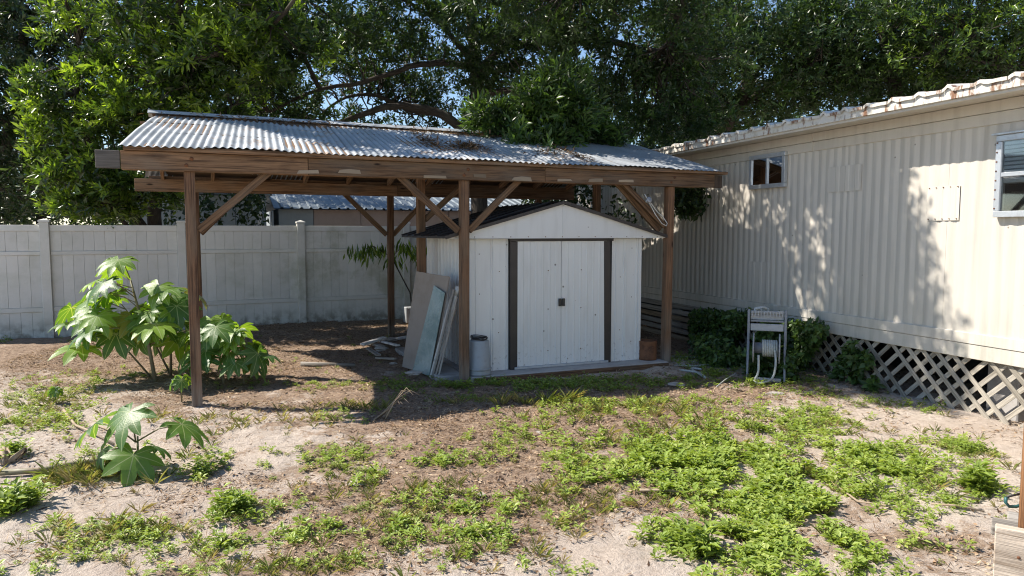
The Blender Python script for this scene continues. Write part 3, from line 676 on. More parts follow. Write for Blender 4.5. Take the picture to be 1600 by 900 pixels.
# windows
def window(u0, u1, v0, v1, kind, t_override=None):
    ya, za = TW(u0, v0); yb, _ = TW(u1, v0); zb = TW(u0, v1)[1]
    if t_override: yb = t_override
    y0, y1, z0, z1 = min(ya, yb), max(ya, yb), zb, za
    w = obj('window', MB().box(-.018, -.014, y0, y1, z0, z1), M['dark'] if kind == 0 else M['curtain'], tr)
    fw = .032
    for a, b, c, d in ((y0-.02, y1+.02, z1-fw, z1+.02), (y0-.02, y1+.02, z0-.02, z0+fw), (y0-.02, y0+fw, z0+fw+.002, z1-fw-.002), (y1-fw, y1+.02, z0+fw+.002, z1-fw-.002)):
        obj('frame', MB().box(-.062, -.012, a, b, c, d), M['winframe'], w, None, .003)
    if kind == 0:
        ym = (y0+y1)/2; obj('mullion', MB().box(-.056, -.02, ym-.016, ym+.016, z0+fw+.002, z1-fw-.002), M['winframe'], w, None, .003)
        obj('pane', MB().box(-.04, -.036, y0+fw, ym-.017, z0+fw, z1-fw), M['glass'], w); obj('pane', MB().box(-.046, -.042, ym+.017, y1-fw, z0+fw, z1-fw), M['glass'], w)
    else:
        zm = z0+(z1-z0)*.52; obj('mullion', MB().box(-.058, -.02, y0+fw, y1-fw, zm-.018, zm+.018), M['winframe'], w, None, .003)
        obj('pane', MB().box(-.046, -.042, y0+fw, y1-fw, zm+.019, z1-fw), M['glass'], w); obj('pane', MB().box(-.040, -.036, y0+fw, y1-fw, z0+fw, zm-.019), M['glass'], w)
        zz = z1-fw-.02
        while zz > z0+.34: obj('blind_slat', MB().beam((-.024, y0+.04, zz), (-.024, y1-.04, zz), .014, .022), M['blind'], w); zz -= .034
        obj('blind_rail', MB().box(-.034, -.019, y0+.04, y1-.04, z0+.27, z0+.31), M['blind'], w, None, .003)
        obj('dark_gap', MB().box(-.021, -.0185, y0+.05, y1-.05, z0+.04, z0+.262), M['dark'], w)
        obj('drip_cap', MB().box(-.085, -.012, y0-.05, y1+.05, z1+.022, z1+.04), M['winframe'], w, None, .003)
        yy = y0-.01
        for k in range(8):
            for ye in (y0-.006, y1+.006): obj('screw', MB().box(-.066, -.0625, ye-.006, ye+.006, z0+.05+k*(z1-z0-.1)/7, z0+.062+k*(z1-z0-.1)/7), M['rust'], w)
window(1174, 1226, 247, 294, 0)
window(1558, 1640, 216, 336, 1, TW(1558, 216)[0]-.92)
def patch(u0, u1, v0, v1, rivets):
    ya, za = TW(u0, v0); yb, _ = TW(u1, v0); zb = TW(u0, v1)[1]; y0, y1 = min(ya, yb), max(ya, yb)
    pr = [(y0, 0)]; y = y0+.03
    while y < y1-.05: pr += [(y, 0), (y+.012, -.004), (y+.05, -.005), (y+.064, 0)]; y += .136
    pr.append((y1, 0)); p = obj('siding_patch', MB().grid([[(-.011+o, y, z) for y, o in reversed(pr)] for z in (zb, za)], False), M['siding'], tr)
    if rivets:
        for k in range(5):
            for z in (zb+.015, za-.015): obj('rivet', MB().box(-.0185, -.0115, y0+.02+k*(y1-y0-.04)/4-.004, y0+.02+k*(y1-y0-.04)/4+.004, z-.004, z+.004), M['rust'], p)
patch(1446, 1496, 292, 345, True); patch(1290, 1342, 262, 301, False); patch(1171, 1206, 408, 470, False)
# lattice skirt
def clip_line(y, z, dy, dz, y0, y1, z0, z1):
    lo, hi = -9., 9.
    for p, d, a, b in ((y, dy, y0, y1), (z, dz, z0, z1)):
        t1, t2 = (a-p)/d, (b-p)/d; lo = max(lo, min(t1, t2)); hi = min(hi, max(t1, t2))
    return (lo, hi) if hi-lo > .04 else None
def lattice(y0, y1, z0, z1, x=.02, st=.172, sag=0):
    la = obj('lattice_panel', MB().box(x+.030, x+.042, y0, y1, z1-.03, z1), M['lattice'], tr)
    k = y0-(z1-z0)
    while k < y1+(z1-z0):
        for s, xo in ((1, 0), (-1, .011)):
            q = clip_line(k, (z0+z1)/2, s*.72, .70, y0, y1, z0, z1)
            if q and random.random() > .02:
                a, b = q; sh_ = random.uniform(-.006, .006)
                obj('slat', MB().beam((x+xo, k+s*.72*a+sh_, (z0+z1)/2+.70*a), (x+xo, k+s*.72*b+sh_, (z0+z1)/2+.70*b), .043, .008, (1, 0, 0)), M['lattice'], la)
        k += st
    return la
lattice(-1.0, TW(1272, 560)[0], -.03, .55); lattice(3.35, 4.3, .0, .55, .03)
obj('skirt_shadow_board', MB().box(1.2, 1.22, T0, T1, -.05, .56), M['dark'], tr)  # dark sheet added to stand in for shade under the floor
for k in range(6):                      # horizontal skirting boards farther back
    z = .02+k*.092; obj('skirting_board', MB().beam((-.05+.022*random.random()-.03*(5-k)*.5, 4.35+.05*random.random(), z+.03), (-.04-.03*(5-k)*.5, 8.6, z+.035), .018, .072), M['oldwood' if k % 3 else 'pale'], tr, None, .004)
for k in range(4): obj('pier_block', MB().box(.25, .55, -2.6+k*2.7, -2.3+k*2.7, -.05, .55), M['concrete'], tr, None, .01)
for i, (u, v) in enumerate(((1556, 646), (1592, 648))):
    o, _ = chunk('pale_stone', None, (.07, .06, .035), M['stone'], ['pale stone behind the lattice, the left one of two', 'pale stone behind the lattice at the right edge'][i], 'stone', 20+i); p = G(u, v); o.location = (p.x+.14, p.y+.06, .0)

# ------------------------------------------------------------------ neighbour's buildings beyond the fence
NA_ = At(436, 327, 15.3); NA_.z = 0; NR = R(23)
nh = thing('neighbour_house', NA_, NR, 'low house with blue ribbed metal roof behind the fence', 'house')
nw = obj('wall', MB().box(.02, .75, .3, 4.5, -.1, 2.16), M['nwall_blue'], nh)
for k in range(5): obj('wall_panel', MB().box(.76+k*1.05, .76+k*1.05+1.04, .31-.01*(k % 2), 4.5, -.1, 2.16), M['nwall_pink'], nh, None, .005)
def ribroof(x0, x1, y0, z0, y1, z1):
    pr = []; x = x0
    while x < x1: pr += [(x, 0), (x+.13, 0), (x+.15, .03), (x+.18, .03), (x+.2, 0)]; x += .2
    m = MB().grid([[(x, y0, z0+o) for x, o in pr], [(x, (y0+y1)/2, (z0+z1)/2+o) for x, o in pr], [(x, y1, z1+o) for x, o in pr]], False)
    m.grid([[(x, y0, z0-.02) for x, o in reversed(pr)], [(x, y1, z1-.02) for x, o in reversed(pr)]], False); return m
obj('roof', ribroof(-.1, 6.6, .0, 2.15, 2.6, 2.80), M['nroof'], nh); obj('roof', ribroof(-.1, 6.6, 5.2, 2.15, 2.6, 2.80), M['nroof'], nh)
obj('leaning_plank', MB().beam((.5, .24, 1.78), (.95, .26, 1.45), .03, .10), M['oldwood'], nh)
obj('porch_post', MB().box(-.42, -.34, .2, .28, 0, 2.1), M['white'], nh); obj('porch_rail', MB().box(-.33, .02, .22, .26, 1.62, 1.68), M['oldwood'], nh)
obj('porch_post', MB().box(-.13, -.10, .2, .24, 0, 2.1), M['nwall_blue'], nh)
p = At(215, 330, 14.5); p.z = 0
ns = thing('neighbour_shed', p, R(23), 'blue grey panelled outbuilding behind the fence left of the carport', 'outbuilding')
for k in range(4): obj('wall_panel', MB().box(k*.62+.004, k*.62+.614, 0, 2.2, -.1, 2.42+.0*k), M['nwall_blue'], ns, None, .008)
obj('roof', MB().box(-.12, 2.6, -.12, 2.4, 2.43, 2.5), M['nroof'], ns)

# ------------------------------------------------------------------ trees
def lob(u, v, Y, rx, ry, rz, n): p = At(u, v, Y); return (p.x, p.y, p.z, rx, ry, rz, n)
def apt(u, v, Y): return tuple(At(u, v, Y))
# sunlit tree at the left, leaning over the fence
B = Vector((-6.6, 13.2, 0))
left_l = [lob(150, 250, 11.7, .95, .9, .85, 60), lob(110, 160, 11.6, .8, .9, .7, 45), lob(230, 130, 11.4, 1.1, 1., .8, 70), lob(220, 280, 11.6, .8, .7, .5, 40), lob(330, 90, 11.0, 1.1, 1., .7, 60),
          lob(330, 160, 11.8, .9, .8, .6, 42), lob(170, 40, 11.8, 1.1, 1.1, .9, 55), lob(300, 10, 11.2, 1.3, 1.2, .8, 60), lob(150, 318, 11.75, .7, .5, .22, 26), lob(90, 240, 12.0, .6, .7, .8, 30),
          lob(420, 60, 11.3, .9, .9, .6, 34), (-5.6, 8.7, 5.8, 1., .5, .45, 34), (-4.6, 8.55, 5.75, 1.1, .6, .45, 44), (-3.5, 8.75, 5.6, 1., .6, .4, 40), (-2.5, 9.2, 5.5, .8, .5, .35, 16), (-4.2, 8.0, 5.6, .7, .35, .3, 16), (-5.6, 10.4, 6.0, 1.4, 1.2, .8, 44), (-4.2, 10.6, 5.4, 1.2, .9, .6, 30)]
tree('laurel_tree', B, 'sunlit bright green laurel tree leaning over the fence at the left', left_l,
     [([B+Vector((0, 0, -.2)), B+Vector((.1, -.2, 1.5)), B+Vector((.5, -.8, 3.2)), (-5.4, 11.6, 4.6), (-4.8, 10.8, 5.6)], .17, .05),
      ([B+Vector((.1, -.2, 1.4)), (-6.9, 12.2, 2.6), (-7.1, 11.8, 3.6), (-6.9, 11.6, 4.6)], .09, .03),
      ([B+Vector((.3, -.5, 2.4)), (-5.6, 12.0, 3.0), (-4.9, 11.7, 3.4), (-4.4, 11.6, 3.7)], .08, .02),
      ([(-5.4, 11.6, 4.5), (-4.6, 11.0, 4.3), (-3.6, 10.9, 4.7), (-2.6, 9.8, 5.2)], .06, .02), ([(-4.8, 10.8, 5.5), (-4.7, 9.8, 5.7), (-4.8, 8.8, 5.8)], .05, .02),
      ([B+Vector((0, -.1, 1.2)), (-6.7, 12.2, 1.9), (-6.6, 11.8, 2.1)], .05, .02)],
     M['leaf_l'], .135, .042, 8, 8, .21, .66)
# big tree in the middle with heavy limbs
B = Vector((-.75, 15.0, 0)); F_ = B
cen_l = [lob(470, 30, 13, 1.2, 1.1, .6, 60), lob(560, 70, 14.5, 1.2, 1., .55, 50), lob(640, 20, 14, 1.3, 1.2, .6, 60), lob(520, 120, 15.6, 1.3, .8, .6, 28), lob(690, 60, 15.4, 1., .8, .6, 26), lob(600, 190, 16.4, 1.6, .6, .4, 20), lob(700, 150, 16.2, .9, .7, .6, 20), lob(760, 90, 13.6, .7, .7, .5, 34), lob(420, 70, 13, .9, .9, .6, 40), lob(420, 120, 13.6, .9, .9, .6, 34), lob(450, 170, 14, .9, .8, .5, 34), lob(640, 150, 15.6, 1., .7, .4, 26),
         lob(600, 100, 16, 1.4, .9, .5, 44), lob(820, 40, 13.5, 1.2, 1.1, .9, 60), lob(900, 90, 13, 1.2, 1.1, .9, 66), lob(990, 40, 12.5, 1.3, 1.2, .9, 66), lob(880, 0, 12, 1.3, 1.2, .7, 50), lob(1000, 150, 13.2, 1.1, 1., .7, 60),
         lob(760, 10, 12.6, 1.1, 1., .6, 34), lob(500, -50, 13, 1.6, 1.3, .8, 40), lob(700, -60, 13, 1.6, 1.4, .9, 46), lob(780, 130, 15.2, .7, .7, .6, 26), lob(540, 200, 15, .8, .6, .35, 16), lob(1080, 90, 12.8, 1., 1., .8, 50), lob(1060, 190, 13, .8, .8, .4, 36),
         (.25, 8.4, 5.4, 1.1, .95, .5, 80), (.55, 8.05, 5.4, .85, .5, .4, 70), (-.5, 7.65, 5.4, .9, .55, .45, 70), (-1.2, 8.2, 5.5, .8, .5, .4, 40), (1.45, 9.2, 5.3, 1.05, 1.0, .55, 80), (.6, 10.6, 5.2, 1.6, 1.3, .7, 60), (2.6, 10.9, 5.6, 1.3, 1.2, .8, 56), (-.65, 9.9, 5.7, .8, .7, .5, 26), (-.2, 12.3, 6.4, 2., 1.6, 1., 70), (2.2, 9.9, 6.1, 1.3, 1.2, .7, 50), (1.2, 8.2, 6.3, 1.2, .7, .6, 50)]
bough = [lob(785, 200, 9.8, .6, .5, .36, 40), lob(850, 170, 9.7, .75, .6, .48, 60), lob(900, 190, 9.9, .5, .5, .36, 30), lob(830, 225, 9.4, .45, .35, .16, 20), lob(760, 190, 10.2, .4, .4, .25, 16), lob(880, 130, 10.6, .6, .6, .35, 24), lob(935, 215, 10.1, .35, .4, .18, 14)]
Cb, Ob = crown_points(bough, .2); ex = sprigs(Cb, Ob, 9, 9, .2, .12, .034, .95)  # raised leaf tone paints sunlight into the bough's colour
tree('oak_tree', B, 'big spreading oak with heavy bare limbs above the carport roof', cen_l,
     [([B+Vector((0, 0, -.3)), B+Vector((.05, 0, 2)), apt(745, 190, 15), apt(742, 110, 14.9), apt(736, 40, 14.7), apt(720, -60, 14.4)], .21, .09),
      ([apt(735, 215, 15), apt(690, 180, 14.9), apt(630, 165, 14.7), apt(575, 175, 14.5), apt(520, 192, 14.3), apt(450, 178, 14)], .115, .03),
      ([apt(740, 105, 14.9), apt(700, 98, 14.8), apt(640, 105, 14.6), apt(570, 128, 14.4), apt(500, 140, 14), apt(420, 175, 13.6)], .085, .025),
      ([apt(705, 180, 14.9), apt(640, 172, 15.2), apt(590, 150, 15.3), apt(540, 152, 15.2), apt(500, 180, 15.1)], .07, .02),
      ([apt(742, 100, 14.9), apt(690, 40, 14.6), apt(640, 5, 14.2), apt(560, -30, 13.8)], .07, .02),
      ([apt(742, 120, 14.9), apt(800, 60, 14.2), apt(870, 20, 13.2), (1.0, 11.2, 5.6), (.9, 9.6, 5.7), (.7, 8.6, 5.6)], .10, .03),
      ([(.9, 9.6, 5.6), (.2, 8.6, 5.5), (-.7, 7.9, 5.4)], .04, .015), ([apt(745, 150, 15), apt(810, 140, 14), apt(850, 150, 12.4), apt(850, 170, 11), apt(845, 190, 10)], .08, .02),
      ([apt(800, 70, 14.1), apt(930, 60, 13.3), apt(1030, 80, 12.8), (2.7, 11.6, 5.2)], .09, .03),
      ([apt(500, 140, 14), apt(470, 70, 13.6), apt(480, 0, 13.2), apt(500, -60, 13)], .05, .02)],
     M['leaf_c'], .10, .034, 9, 9, .3, .5, extra=ex)
# dark trees at the right behind the mobile home
B = Vector((4.2, 17.5, 0))
tree('evergreen_tree', B, 'dark evergreen tree behind the far end of the mobile home', [lob(1080, 60, 16, 1.8, 1.5, 1.2, 80), lob(1180, 120, 15.6, 1.6, 1.4, 1., 80), lob(1150, 20, 15, 1.8, 1.5, 1., 80), lob(1060, 150, 17, 1.5, 1.3, 1., 60), lob(1240, 60, 15.5, 1.6, 1.4, 1., 70), lob(1120, 190, 17.4, 1.6, 1., .7, 50), lob(1160, 90, 18, 2.6, 1.5, 2., 100)],
     [([B, B+Vector((0, 0, 2.5)), apt(1165, 150, 17), apt(1150, 60, 16.4), apt(1130, -20, 16)], .26, .08), ([apt(1165, 160, 17), apt(1230, 110, 16.2), apt(1270, 60, 15.8)], .1, .03), ([apt(1160, 170, 17), apt(1090, 120, 16.6), apt(1060, 70, 16)], .1, .03)],
     M['leaf_c'], .12, .04, 9, 8, .36, .46)
B = Vector((8.6, 15.5, 0))
tree('evergreen_tree', B, 'dark evergreen tree behind the middle of the mobile home', [lob(1330, 60, 14.6, 1.6, 1.4, 1.1, 80), lob(1400, 110, 15, 1.6, 1.4, .9, 70), lob(1420, 20, 14, 1.6, 1.4, 1., 70), lob(1290, 130, 15.5, 1.4, 1.2, .8, 60), lob(1350, 0, 15, 1.8, 1.4, 1.2, 70), lob(1370, 70, 17, 2.8, 1.5, 2., 100)],
     [([B, B+Vector((0, 0, 2.5)), apt(1395, 130, 15.2), apt(1380, 60, 15), apt(1360, -30, 15)], .22, .07), ([apt(1395, 130, 15.2), apt(1320, 90, 15), apt(1270, 100, 15)], .08, .03), ([apt(1390, 120, 15.2), apt(1450, 70, 14.8), apt(1470, 30, 14.5)], .08, .03)],
     M['leaf_c'], .12, .038, 9, 8, .36, .5)
B = Vector((11.4, 14.0, 0))
tree('evergreen_tree', B, 'loose green tree behind the near end of the mobile home', [lob(1500, 60, 13.4, 1.3, 1.2, .8, 54), lob(1570, 40, 13, 1.2, 1.2, .8, 50), lob(1540, 0, 13.4, 1.4, 1.2, .8, 50), lob(1590, 90, 14, 1., 1., .5, 30), lob(1470, 110, 14.6, 1.2, 1.1, .6, 40), lob(1640, 40, 13.5, 1.4, 1.2, 1., 40), lob(1520, 90, 15.5, 2., 1., 1., 50)],
     [([B, B+Vector((0, 0, 2.5)), apt(1590, 120, 14), apt(1540, 80, 13.8), apt(1500, 30, 13.5)], .16, .04), ([apt(1590, 130, 14), apt(1610, 60, 13.6), apt(1600, 0, 13.4)], .1, .03), ([apt(1580, 110, 14), apt(1530, 95, 13.5), apt(1480, 75, 13.4)], .05, .015)],
     M['leaf_l'], .11, .034, 8, 8, .34, .42)
# shady trees at the far left and the wood behind everything
B = Vector((-10.6, 14.2, 0))
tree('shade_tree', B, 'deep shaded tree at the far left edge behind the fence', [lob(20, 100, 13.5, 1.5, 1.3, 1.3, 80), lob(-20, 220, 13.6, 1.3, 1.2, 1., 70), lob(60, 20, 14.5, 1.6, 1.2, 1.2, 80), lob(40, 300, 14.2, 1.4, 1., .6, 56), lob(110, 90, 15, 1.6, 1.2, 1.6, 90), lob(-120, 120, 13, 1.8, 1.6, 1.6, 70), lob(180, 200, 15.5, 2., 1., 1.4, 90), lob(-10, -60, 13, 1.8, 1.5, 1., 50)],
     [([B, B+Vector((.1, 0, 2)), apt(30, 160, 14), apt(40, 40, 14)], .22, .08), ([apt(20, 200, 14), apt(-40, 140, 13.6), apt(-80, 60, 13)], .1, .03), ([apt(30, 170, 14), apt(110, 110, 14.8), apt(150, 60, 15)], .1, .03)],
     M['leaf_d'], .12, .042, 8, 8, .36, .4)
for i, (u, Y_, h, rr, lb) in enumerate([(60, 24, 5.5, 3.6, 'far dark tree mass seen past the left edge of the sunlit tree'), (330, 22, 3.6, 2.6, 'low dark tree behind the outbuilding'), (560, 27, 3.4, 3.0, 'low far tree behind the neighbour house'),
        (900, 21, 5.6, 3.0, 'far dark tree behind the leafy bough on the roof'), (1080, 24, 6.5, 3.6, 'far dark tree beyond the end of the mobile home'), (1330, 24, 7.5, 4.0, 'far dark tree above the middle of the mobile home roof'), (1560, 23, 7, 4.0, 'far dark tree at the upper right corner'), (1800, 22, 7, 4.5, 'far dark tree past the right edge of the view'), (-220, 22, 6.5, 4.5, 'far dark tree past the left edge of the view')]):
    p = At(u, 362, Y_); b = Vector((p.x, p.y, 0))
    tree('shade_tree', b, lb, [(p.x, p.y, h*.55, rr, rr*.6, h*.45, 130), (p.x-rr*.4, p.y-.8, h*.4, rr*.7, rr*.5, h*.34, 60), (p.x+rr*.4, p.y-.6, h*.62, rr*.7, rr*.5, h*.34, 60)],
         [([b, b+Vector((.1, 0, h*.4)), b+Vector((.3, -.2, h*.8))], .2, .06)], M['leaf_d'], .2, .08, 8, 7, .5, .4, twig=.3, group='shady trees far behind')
B = Vector((-6.8, 18.0, 0))
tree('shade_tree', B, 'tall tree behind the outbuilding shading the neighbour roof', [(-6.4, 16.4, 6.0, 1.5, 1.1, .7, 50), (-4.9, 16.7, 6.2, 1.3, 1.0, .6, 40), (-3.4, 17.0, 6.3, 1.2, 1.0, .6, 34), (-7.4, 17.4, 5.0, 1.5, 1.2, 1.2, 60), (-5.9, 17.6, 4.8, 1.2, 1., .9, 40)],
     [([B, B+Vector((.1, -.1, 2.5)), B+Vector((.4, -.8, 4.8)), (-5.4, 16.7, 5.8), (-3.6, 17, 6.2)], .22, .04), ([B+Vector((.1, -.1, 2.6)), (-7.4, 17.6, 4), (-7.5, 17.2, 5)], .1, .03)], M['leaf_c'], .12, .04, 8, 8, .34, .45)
# vines and shrub leaves climbing behind the fence and in the carport's far corner
def vine(name, label, boxes, n, L, W, mat, base, cat='vine', bright=.5):
    P = []
    for (a, b, c), (d, e, f), k in boxes:
        P.append(np.array([a, b, c])+(RNG.random((int(n*k), 3)))*np.array([d-a, e-b, f-c]))
    P = np.concatenate(P); v = vnoise(P[:, 0], P[:, 1]+P[:, 2], 2.4); keep = v > .38; P = P[keep]
    m = len(P); D = norm(rdir(m)*.9+np.array([-.3, -.4, -.25])); N = norm(rdir(m)*.6+np.array([-.4, -.5, .5]))
    s = .6+.8*RNG.random(m); b = Vector(base); o = link(name, leafmesh(name, P-np.array(b), D, N, L*s, W*s, RNG.random(m)*bright*1.7), None, b, mat)
    return tag(o, label, cat)
vine('climbing_vine', 'dark vine hanging over the neighbour porch behind the fence', [((-5.6, 13.9, 1.3), (-4.9, 14.6, 2.75), 1), ((-6.8, 13.6, 1.6), (-5.6, 14.2, 2.9), .7)], 700, .12, .07, M['leaf_d'], (-5.3, 14.2, 0))
vine('climbing_vine', 'dark vine in the corner between the shed and the mobile home', [((1.5, 11.6, .2), (2.2, 12.4, 2.9), 1), ((.2, 12.6, 1.2), (1.6, 13.6, 3.0), 1.6), ((2.3, 10.0, 1.9), (2.75, 10.6, 2.5), .5)], 1500, .12, .05, M['leaf_d'], (1.8, 12, 0))
def tl(t, x, z): c, s = math.cos(TR), math.sin(TR); return (TA.x+x*c-t*s, TA.y+x*s+t*c, z)
sk = []
for t, x0, x1, z1, k in ((2.2, -.30, .05, .55, 1.), (2.5, -.5, .0, .62, 1.3), (2.9, -.45, .05, .62, 1.2), (3.3, -.4, .05, .58, 1.), (3.8, -.35, .05, .55, .9), (4.2, -.3, .02, .5, .7), (1.9, -.40, .02, .62, 1.6), (1.6, -.30, .05, .52, 1.), (1.3, -.16, .05, .36, .4), (2.0, -.7, -.3, .3, .7), (3.2, -.9, -.3, .3, .6), (2.3, -.9, -.4, .22, .8), (2.8, -1., -.4, .2, .8)):
    a = tl(t, x0, -.02); b = tl(t+.45, x1, z1); sk.append((tuple(min(p, q) for p, q in zip(a, b)), tuple(max(p, q) for p, q in zip(a, b)), k))
vine('skirt_vine', 'leafy green vine overgrowing the mobile home skirt around the hose reel', sk, 1500, .08, .042, M['vine'], tl(2.6, -.2, 0))

# ------------------------------------------------------------------ castor plants
def castor_leaf(seed, lobes=8):
    rn = random.Random(seed); m = MB(); V = [(0, 0, 0)]; Fs = []; UV = []
    span = 5.3; A = [-span/2+span*(k+.5)/lobes for k in range(lobes)]
    def zz(r, a): return -.30*r*r+.03*math.sin(a*3+seed)*r
    def pt(r, a, dz=0): return (r*math.cos(a), r*math.sin(a), zz(r, a)+dz)
    val = [-span/2-.12]+[(A[k]+A[k+1])/2 for k in range(lobes-1)]+[span/2+.12]
    vi = []
    for a in val: V.append(pt(.50+.05*rn.random(), a, .03)); vi.append(len(V)-1)
    V[vi[0]] = pt(.16, val[0]); V[vi[-1]] = pt(.16, val[-1])
    for k, a in enumerate(A):
        Ln = (1.-.42*abs(a/(span/2))**1.6)*(.92+.14*rn.random()); a += rn.uniform(-.05, .05); hw = .5*span/lobes
        b = len(V)
        V += [pt(Ln*.42, a, -.02), pt(Ln*.72, a, -.02), pt(Ln, a, -.05), pt(Ln*.66, a-hw*.86, .025), pt(Ln*.83, a-hw*.5, .01), pt(Ln*.66, a+hw*.86, .025), pt(Ln*.83, a+hw*.5, .01)]
        m1, m2, tp, l1, l2, r1, r2 = range(b, b+7); p, q = vi[k], vi[k+1]
        for f, u in (((0, m1, p), (0, 0, 1)), ((p, m1, l1), (1, 0, 1)), ((l1, m1, m2), (1, 0, 0)), ((l1, m2, l2), (1, 0, 1)), ((l2, m2, tp), (1, 0, 0)),
                     ((0, q, m1), (0, 1, 0)), ((q, r1, m1), (1, 1, 0)), ((r1, m2, m1), (1, 0, 0)), ((r1, r2, m2), (1, 1, 0)), ((r2, tp, m2), (1, 0, 0))):
            Fs.append(f[::-1]); UV.append([(x, 0) for x in u[::-1]])
    m.add(V, Fs, UV, True); return m.mesh('castor_leaf')
CLM = [castor_leaf(s, n) for s, n in ((1, 8), (2, 9), (3, 8), (4, 7))]
for q_ in CLM: q_.materials.append(M['castor'])
def castor(base, stems, leaves, label, seed):
    """stems: polylines; leaves: (stem point, azimuth, reach, height, size, tilt)"""
    rn = random.Random(seed); b = Vector(base); t = thing('castor_plant', b, 0, label, 'castor plant')
    mb = MB()
    for st, r in stems: mb.tube([Vector(p) for p in st], [r*(1-.55*i/(len(st)-1)) for i in range(len(st))], 7)
    for i, (sp, az, reach, dz, size, tilt) in enumerate(leaves):
        sp = Vector(sp); az = R(az); dv = Vector((math.cos(az), math.sin(az), 0))
        c = sp+dv*reach+Vector((0, 0, dz)); mb.tube([sp, sp+dv*reach*.5+Vector((0, 0, dz*.75)), c], [.006, .005, .004], 5)
        up = (Vector((0, 0, 1))*math.cos(R(tilt))+dv*math.sin(R(tilt))+Vector((rn.uniform(-.18, .18), rn.uniform(-.18, .18), 0))).normalized()
        xa = (dv-up*dv.dot(up)).normalized(); ya = up.cross(xa); mt = Matrix((xa, ya, up)).transposed().to_4x4()
        o = link('leaf', CLM[(i+seed) % 4], t); o.matrix_local = Matrix.Translation(c) @ mt @ Matrix.Scale(size, 4)
    obj('stem', mb, M['stem'], t); return t
rn = random.Random(3)
def fan(tops, n, zlo, zhi, reach, size, seed, tilt=(20, 60)):
    r = random.Random(seed); L = []
    for i in range(n):
        s = tops[i % len(tops)]; f = (i//len(tops)+.5)/max(1, n//len(tops)); base = Vector(s[0]).lerp(Vector(s[1]), zlo+(zhi-zlo)*f); base.z = max(base.z, .1)
        L.append((tuple(base), (137.5*i+r.uniform(-25, 25)) if i % 3 == 0 else r.uniform(165, 345), reach*(.6+.7*r.random())*(1.1-.45*f), .05+.16*r.random(), size*(.75+.45*r.random()), r.uniform(*tilt)))
    return L
b = G(243, 598)
s1 = ((0, 0, 0), (-.12, .08, .55), (-.22, .1, .85), (-.28, .1, 1.12)); s2 = ((-.05, .45, 0), (-.22, .42, .4), (-.5, .4, .75)); s3 = ((.0, .35, 0), (.02, .35, .5), (.12, .35, .95)); s4 = ((-.2, .3, 0), (-.5, .25, .4), (-.72, .2, .7))
castor(b, [(s1, .022), (s2, .014), (s3, .016), (s4, .012)], fan([(s1[1], s1[3]), (s2[1], s2[2]), (s3[1], s3[2]), (s4[1], s4[2])], 54, -.3, 1., .46, .27, 5, (5, 55)), 'tall castor plant with many broad leaves left of the front carport post', 1)
b = G(350, 600); s1 = ((0, 0, 0), (-.06, .05, .3), (-.1, .05, .62)); s2 = ((-.1, .2, 0), (-.12, .2, .35), (-.2, .2, .55))
castor(b, [(s1, .015), (s2, .011)], fan([(s1[1], s1[2]), (s2[1], s2[2])], 16, -.5, 1., .25, .25, 8), 'castor plant just right of the left front post', 2)
b = G(381, 600); s1 = ((0, 0, 0), (.02, .02, .25), (.04, .02, .46))
castor(b, [(s1, .012)], fan([(s1[1], s1[2])], 12, -.5, 1., .22, .22, 12), 'smaller castor plant at the right of its neighbour under the carport', 3)
b = G(214, 735); s1 = ((0, 0, 0), (.01, .0, .12), (.01, .01, .24))
castor(b, [(s1, .012)], [((.0, 0, .20), 245, .04, .22, .26, 30), ((.0, 0, .2), 178, .27, .14, .25, 34), ((.0, 0, .2), 6, .31, .12, .25, 36), ((.01, 0, .14), 290, .17, .02, .24, 42), ((0, 0, .15), 215, .2, .03, .17, 62), ((0, 0, .10), 40, .12, .05, .15, 30)], 'young castor plant with five big leaves in the sunlit foreground', 4)
b = G(88, 634); castor(b, [(((0, 0, 0), (0, 0, .09), (0, 0, .15)), .006)], [((0, 0, .13), a, .03, .03, .085, 50) for a in (30, 110, 190, 265, 330)], 'tiny castor seedling among weeds at the left', 5)
b = G(703, 0+560); sp0 = G(242, 640)
b = G(284, 628); castor(b, [(((0, 0, 0), (.0, 0, .15), (.02, 0, .25)), .008)], [((0, 0, .18), a, .07, .05, .12, 55) for a in (20, 100, 200, 300)], 'small castor seedling beside the foot of the left front post', 6)
# drooping sapling by the rear post
sb = Vector((-1.75, 11.3, 0)); st = thing('sapling', sb, 0, 'thin leaning sapling with drooping leaves beside the rear carport post', 'sapling')
mb = MB(); pa = [Vector((.25, -.3, 0)), Vector((.15, -.2, .7)), Vector((-.15, -.1, 1.25)), Vector((-.45, 0, 1.42)), Vector((-.62, 0, 1.36))]; mb.tube(pa, [.014, .012, .01, .007, .004], 6)
mb.tube([pa[2], (.05, -.1, 1.45), (.28, -.1, 1.38)], [.007, .005, .003], 5); obj('stem', mb, M['bark'], st)
P = []; 
for a, k in ((pa[2], 20), (pa[3], 50), (pa[4], 44), (Vector((.05, -.1, 1.45)), 30), (Vector((.25, -.1, 1.38)), 36)): P.append(np.array(a)+RNG.normal(size=(k, 3))*np.array([.12, .1, .05]))
P = np.concatenate(P); m = len(P); link('foliage', leafmesh('foliage', P, norm(rdir(m)*.5+np.array([0, -.1, -.9])), norm(rdir(m)+np.array([0, -1, .3])), .14+.08*RNG.random(m), np.full(m, .035), .3+.6*RNG.random(m)), st, None, M['leaf_l'])

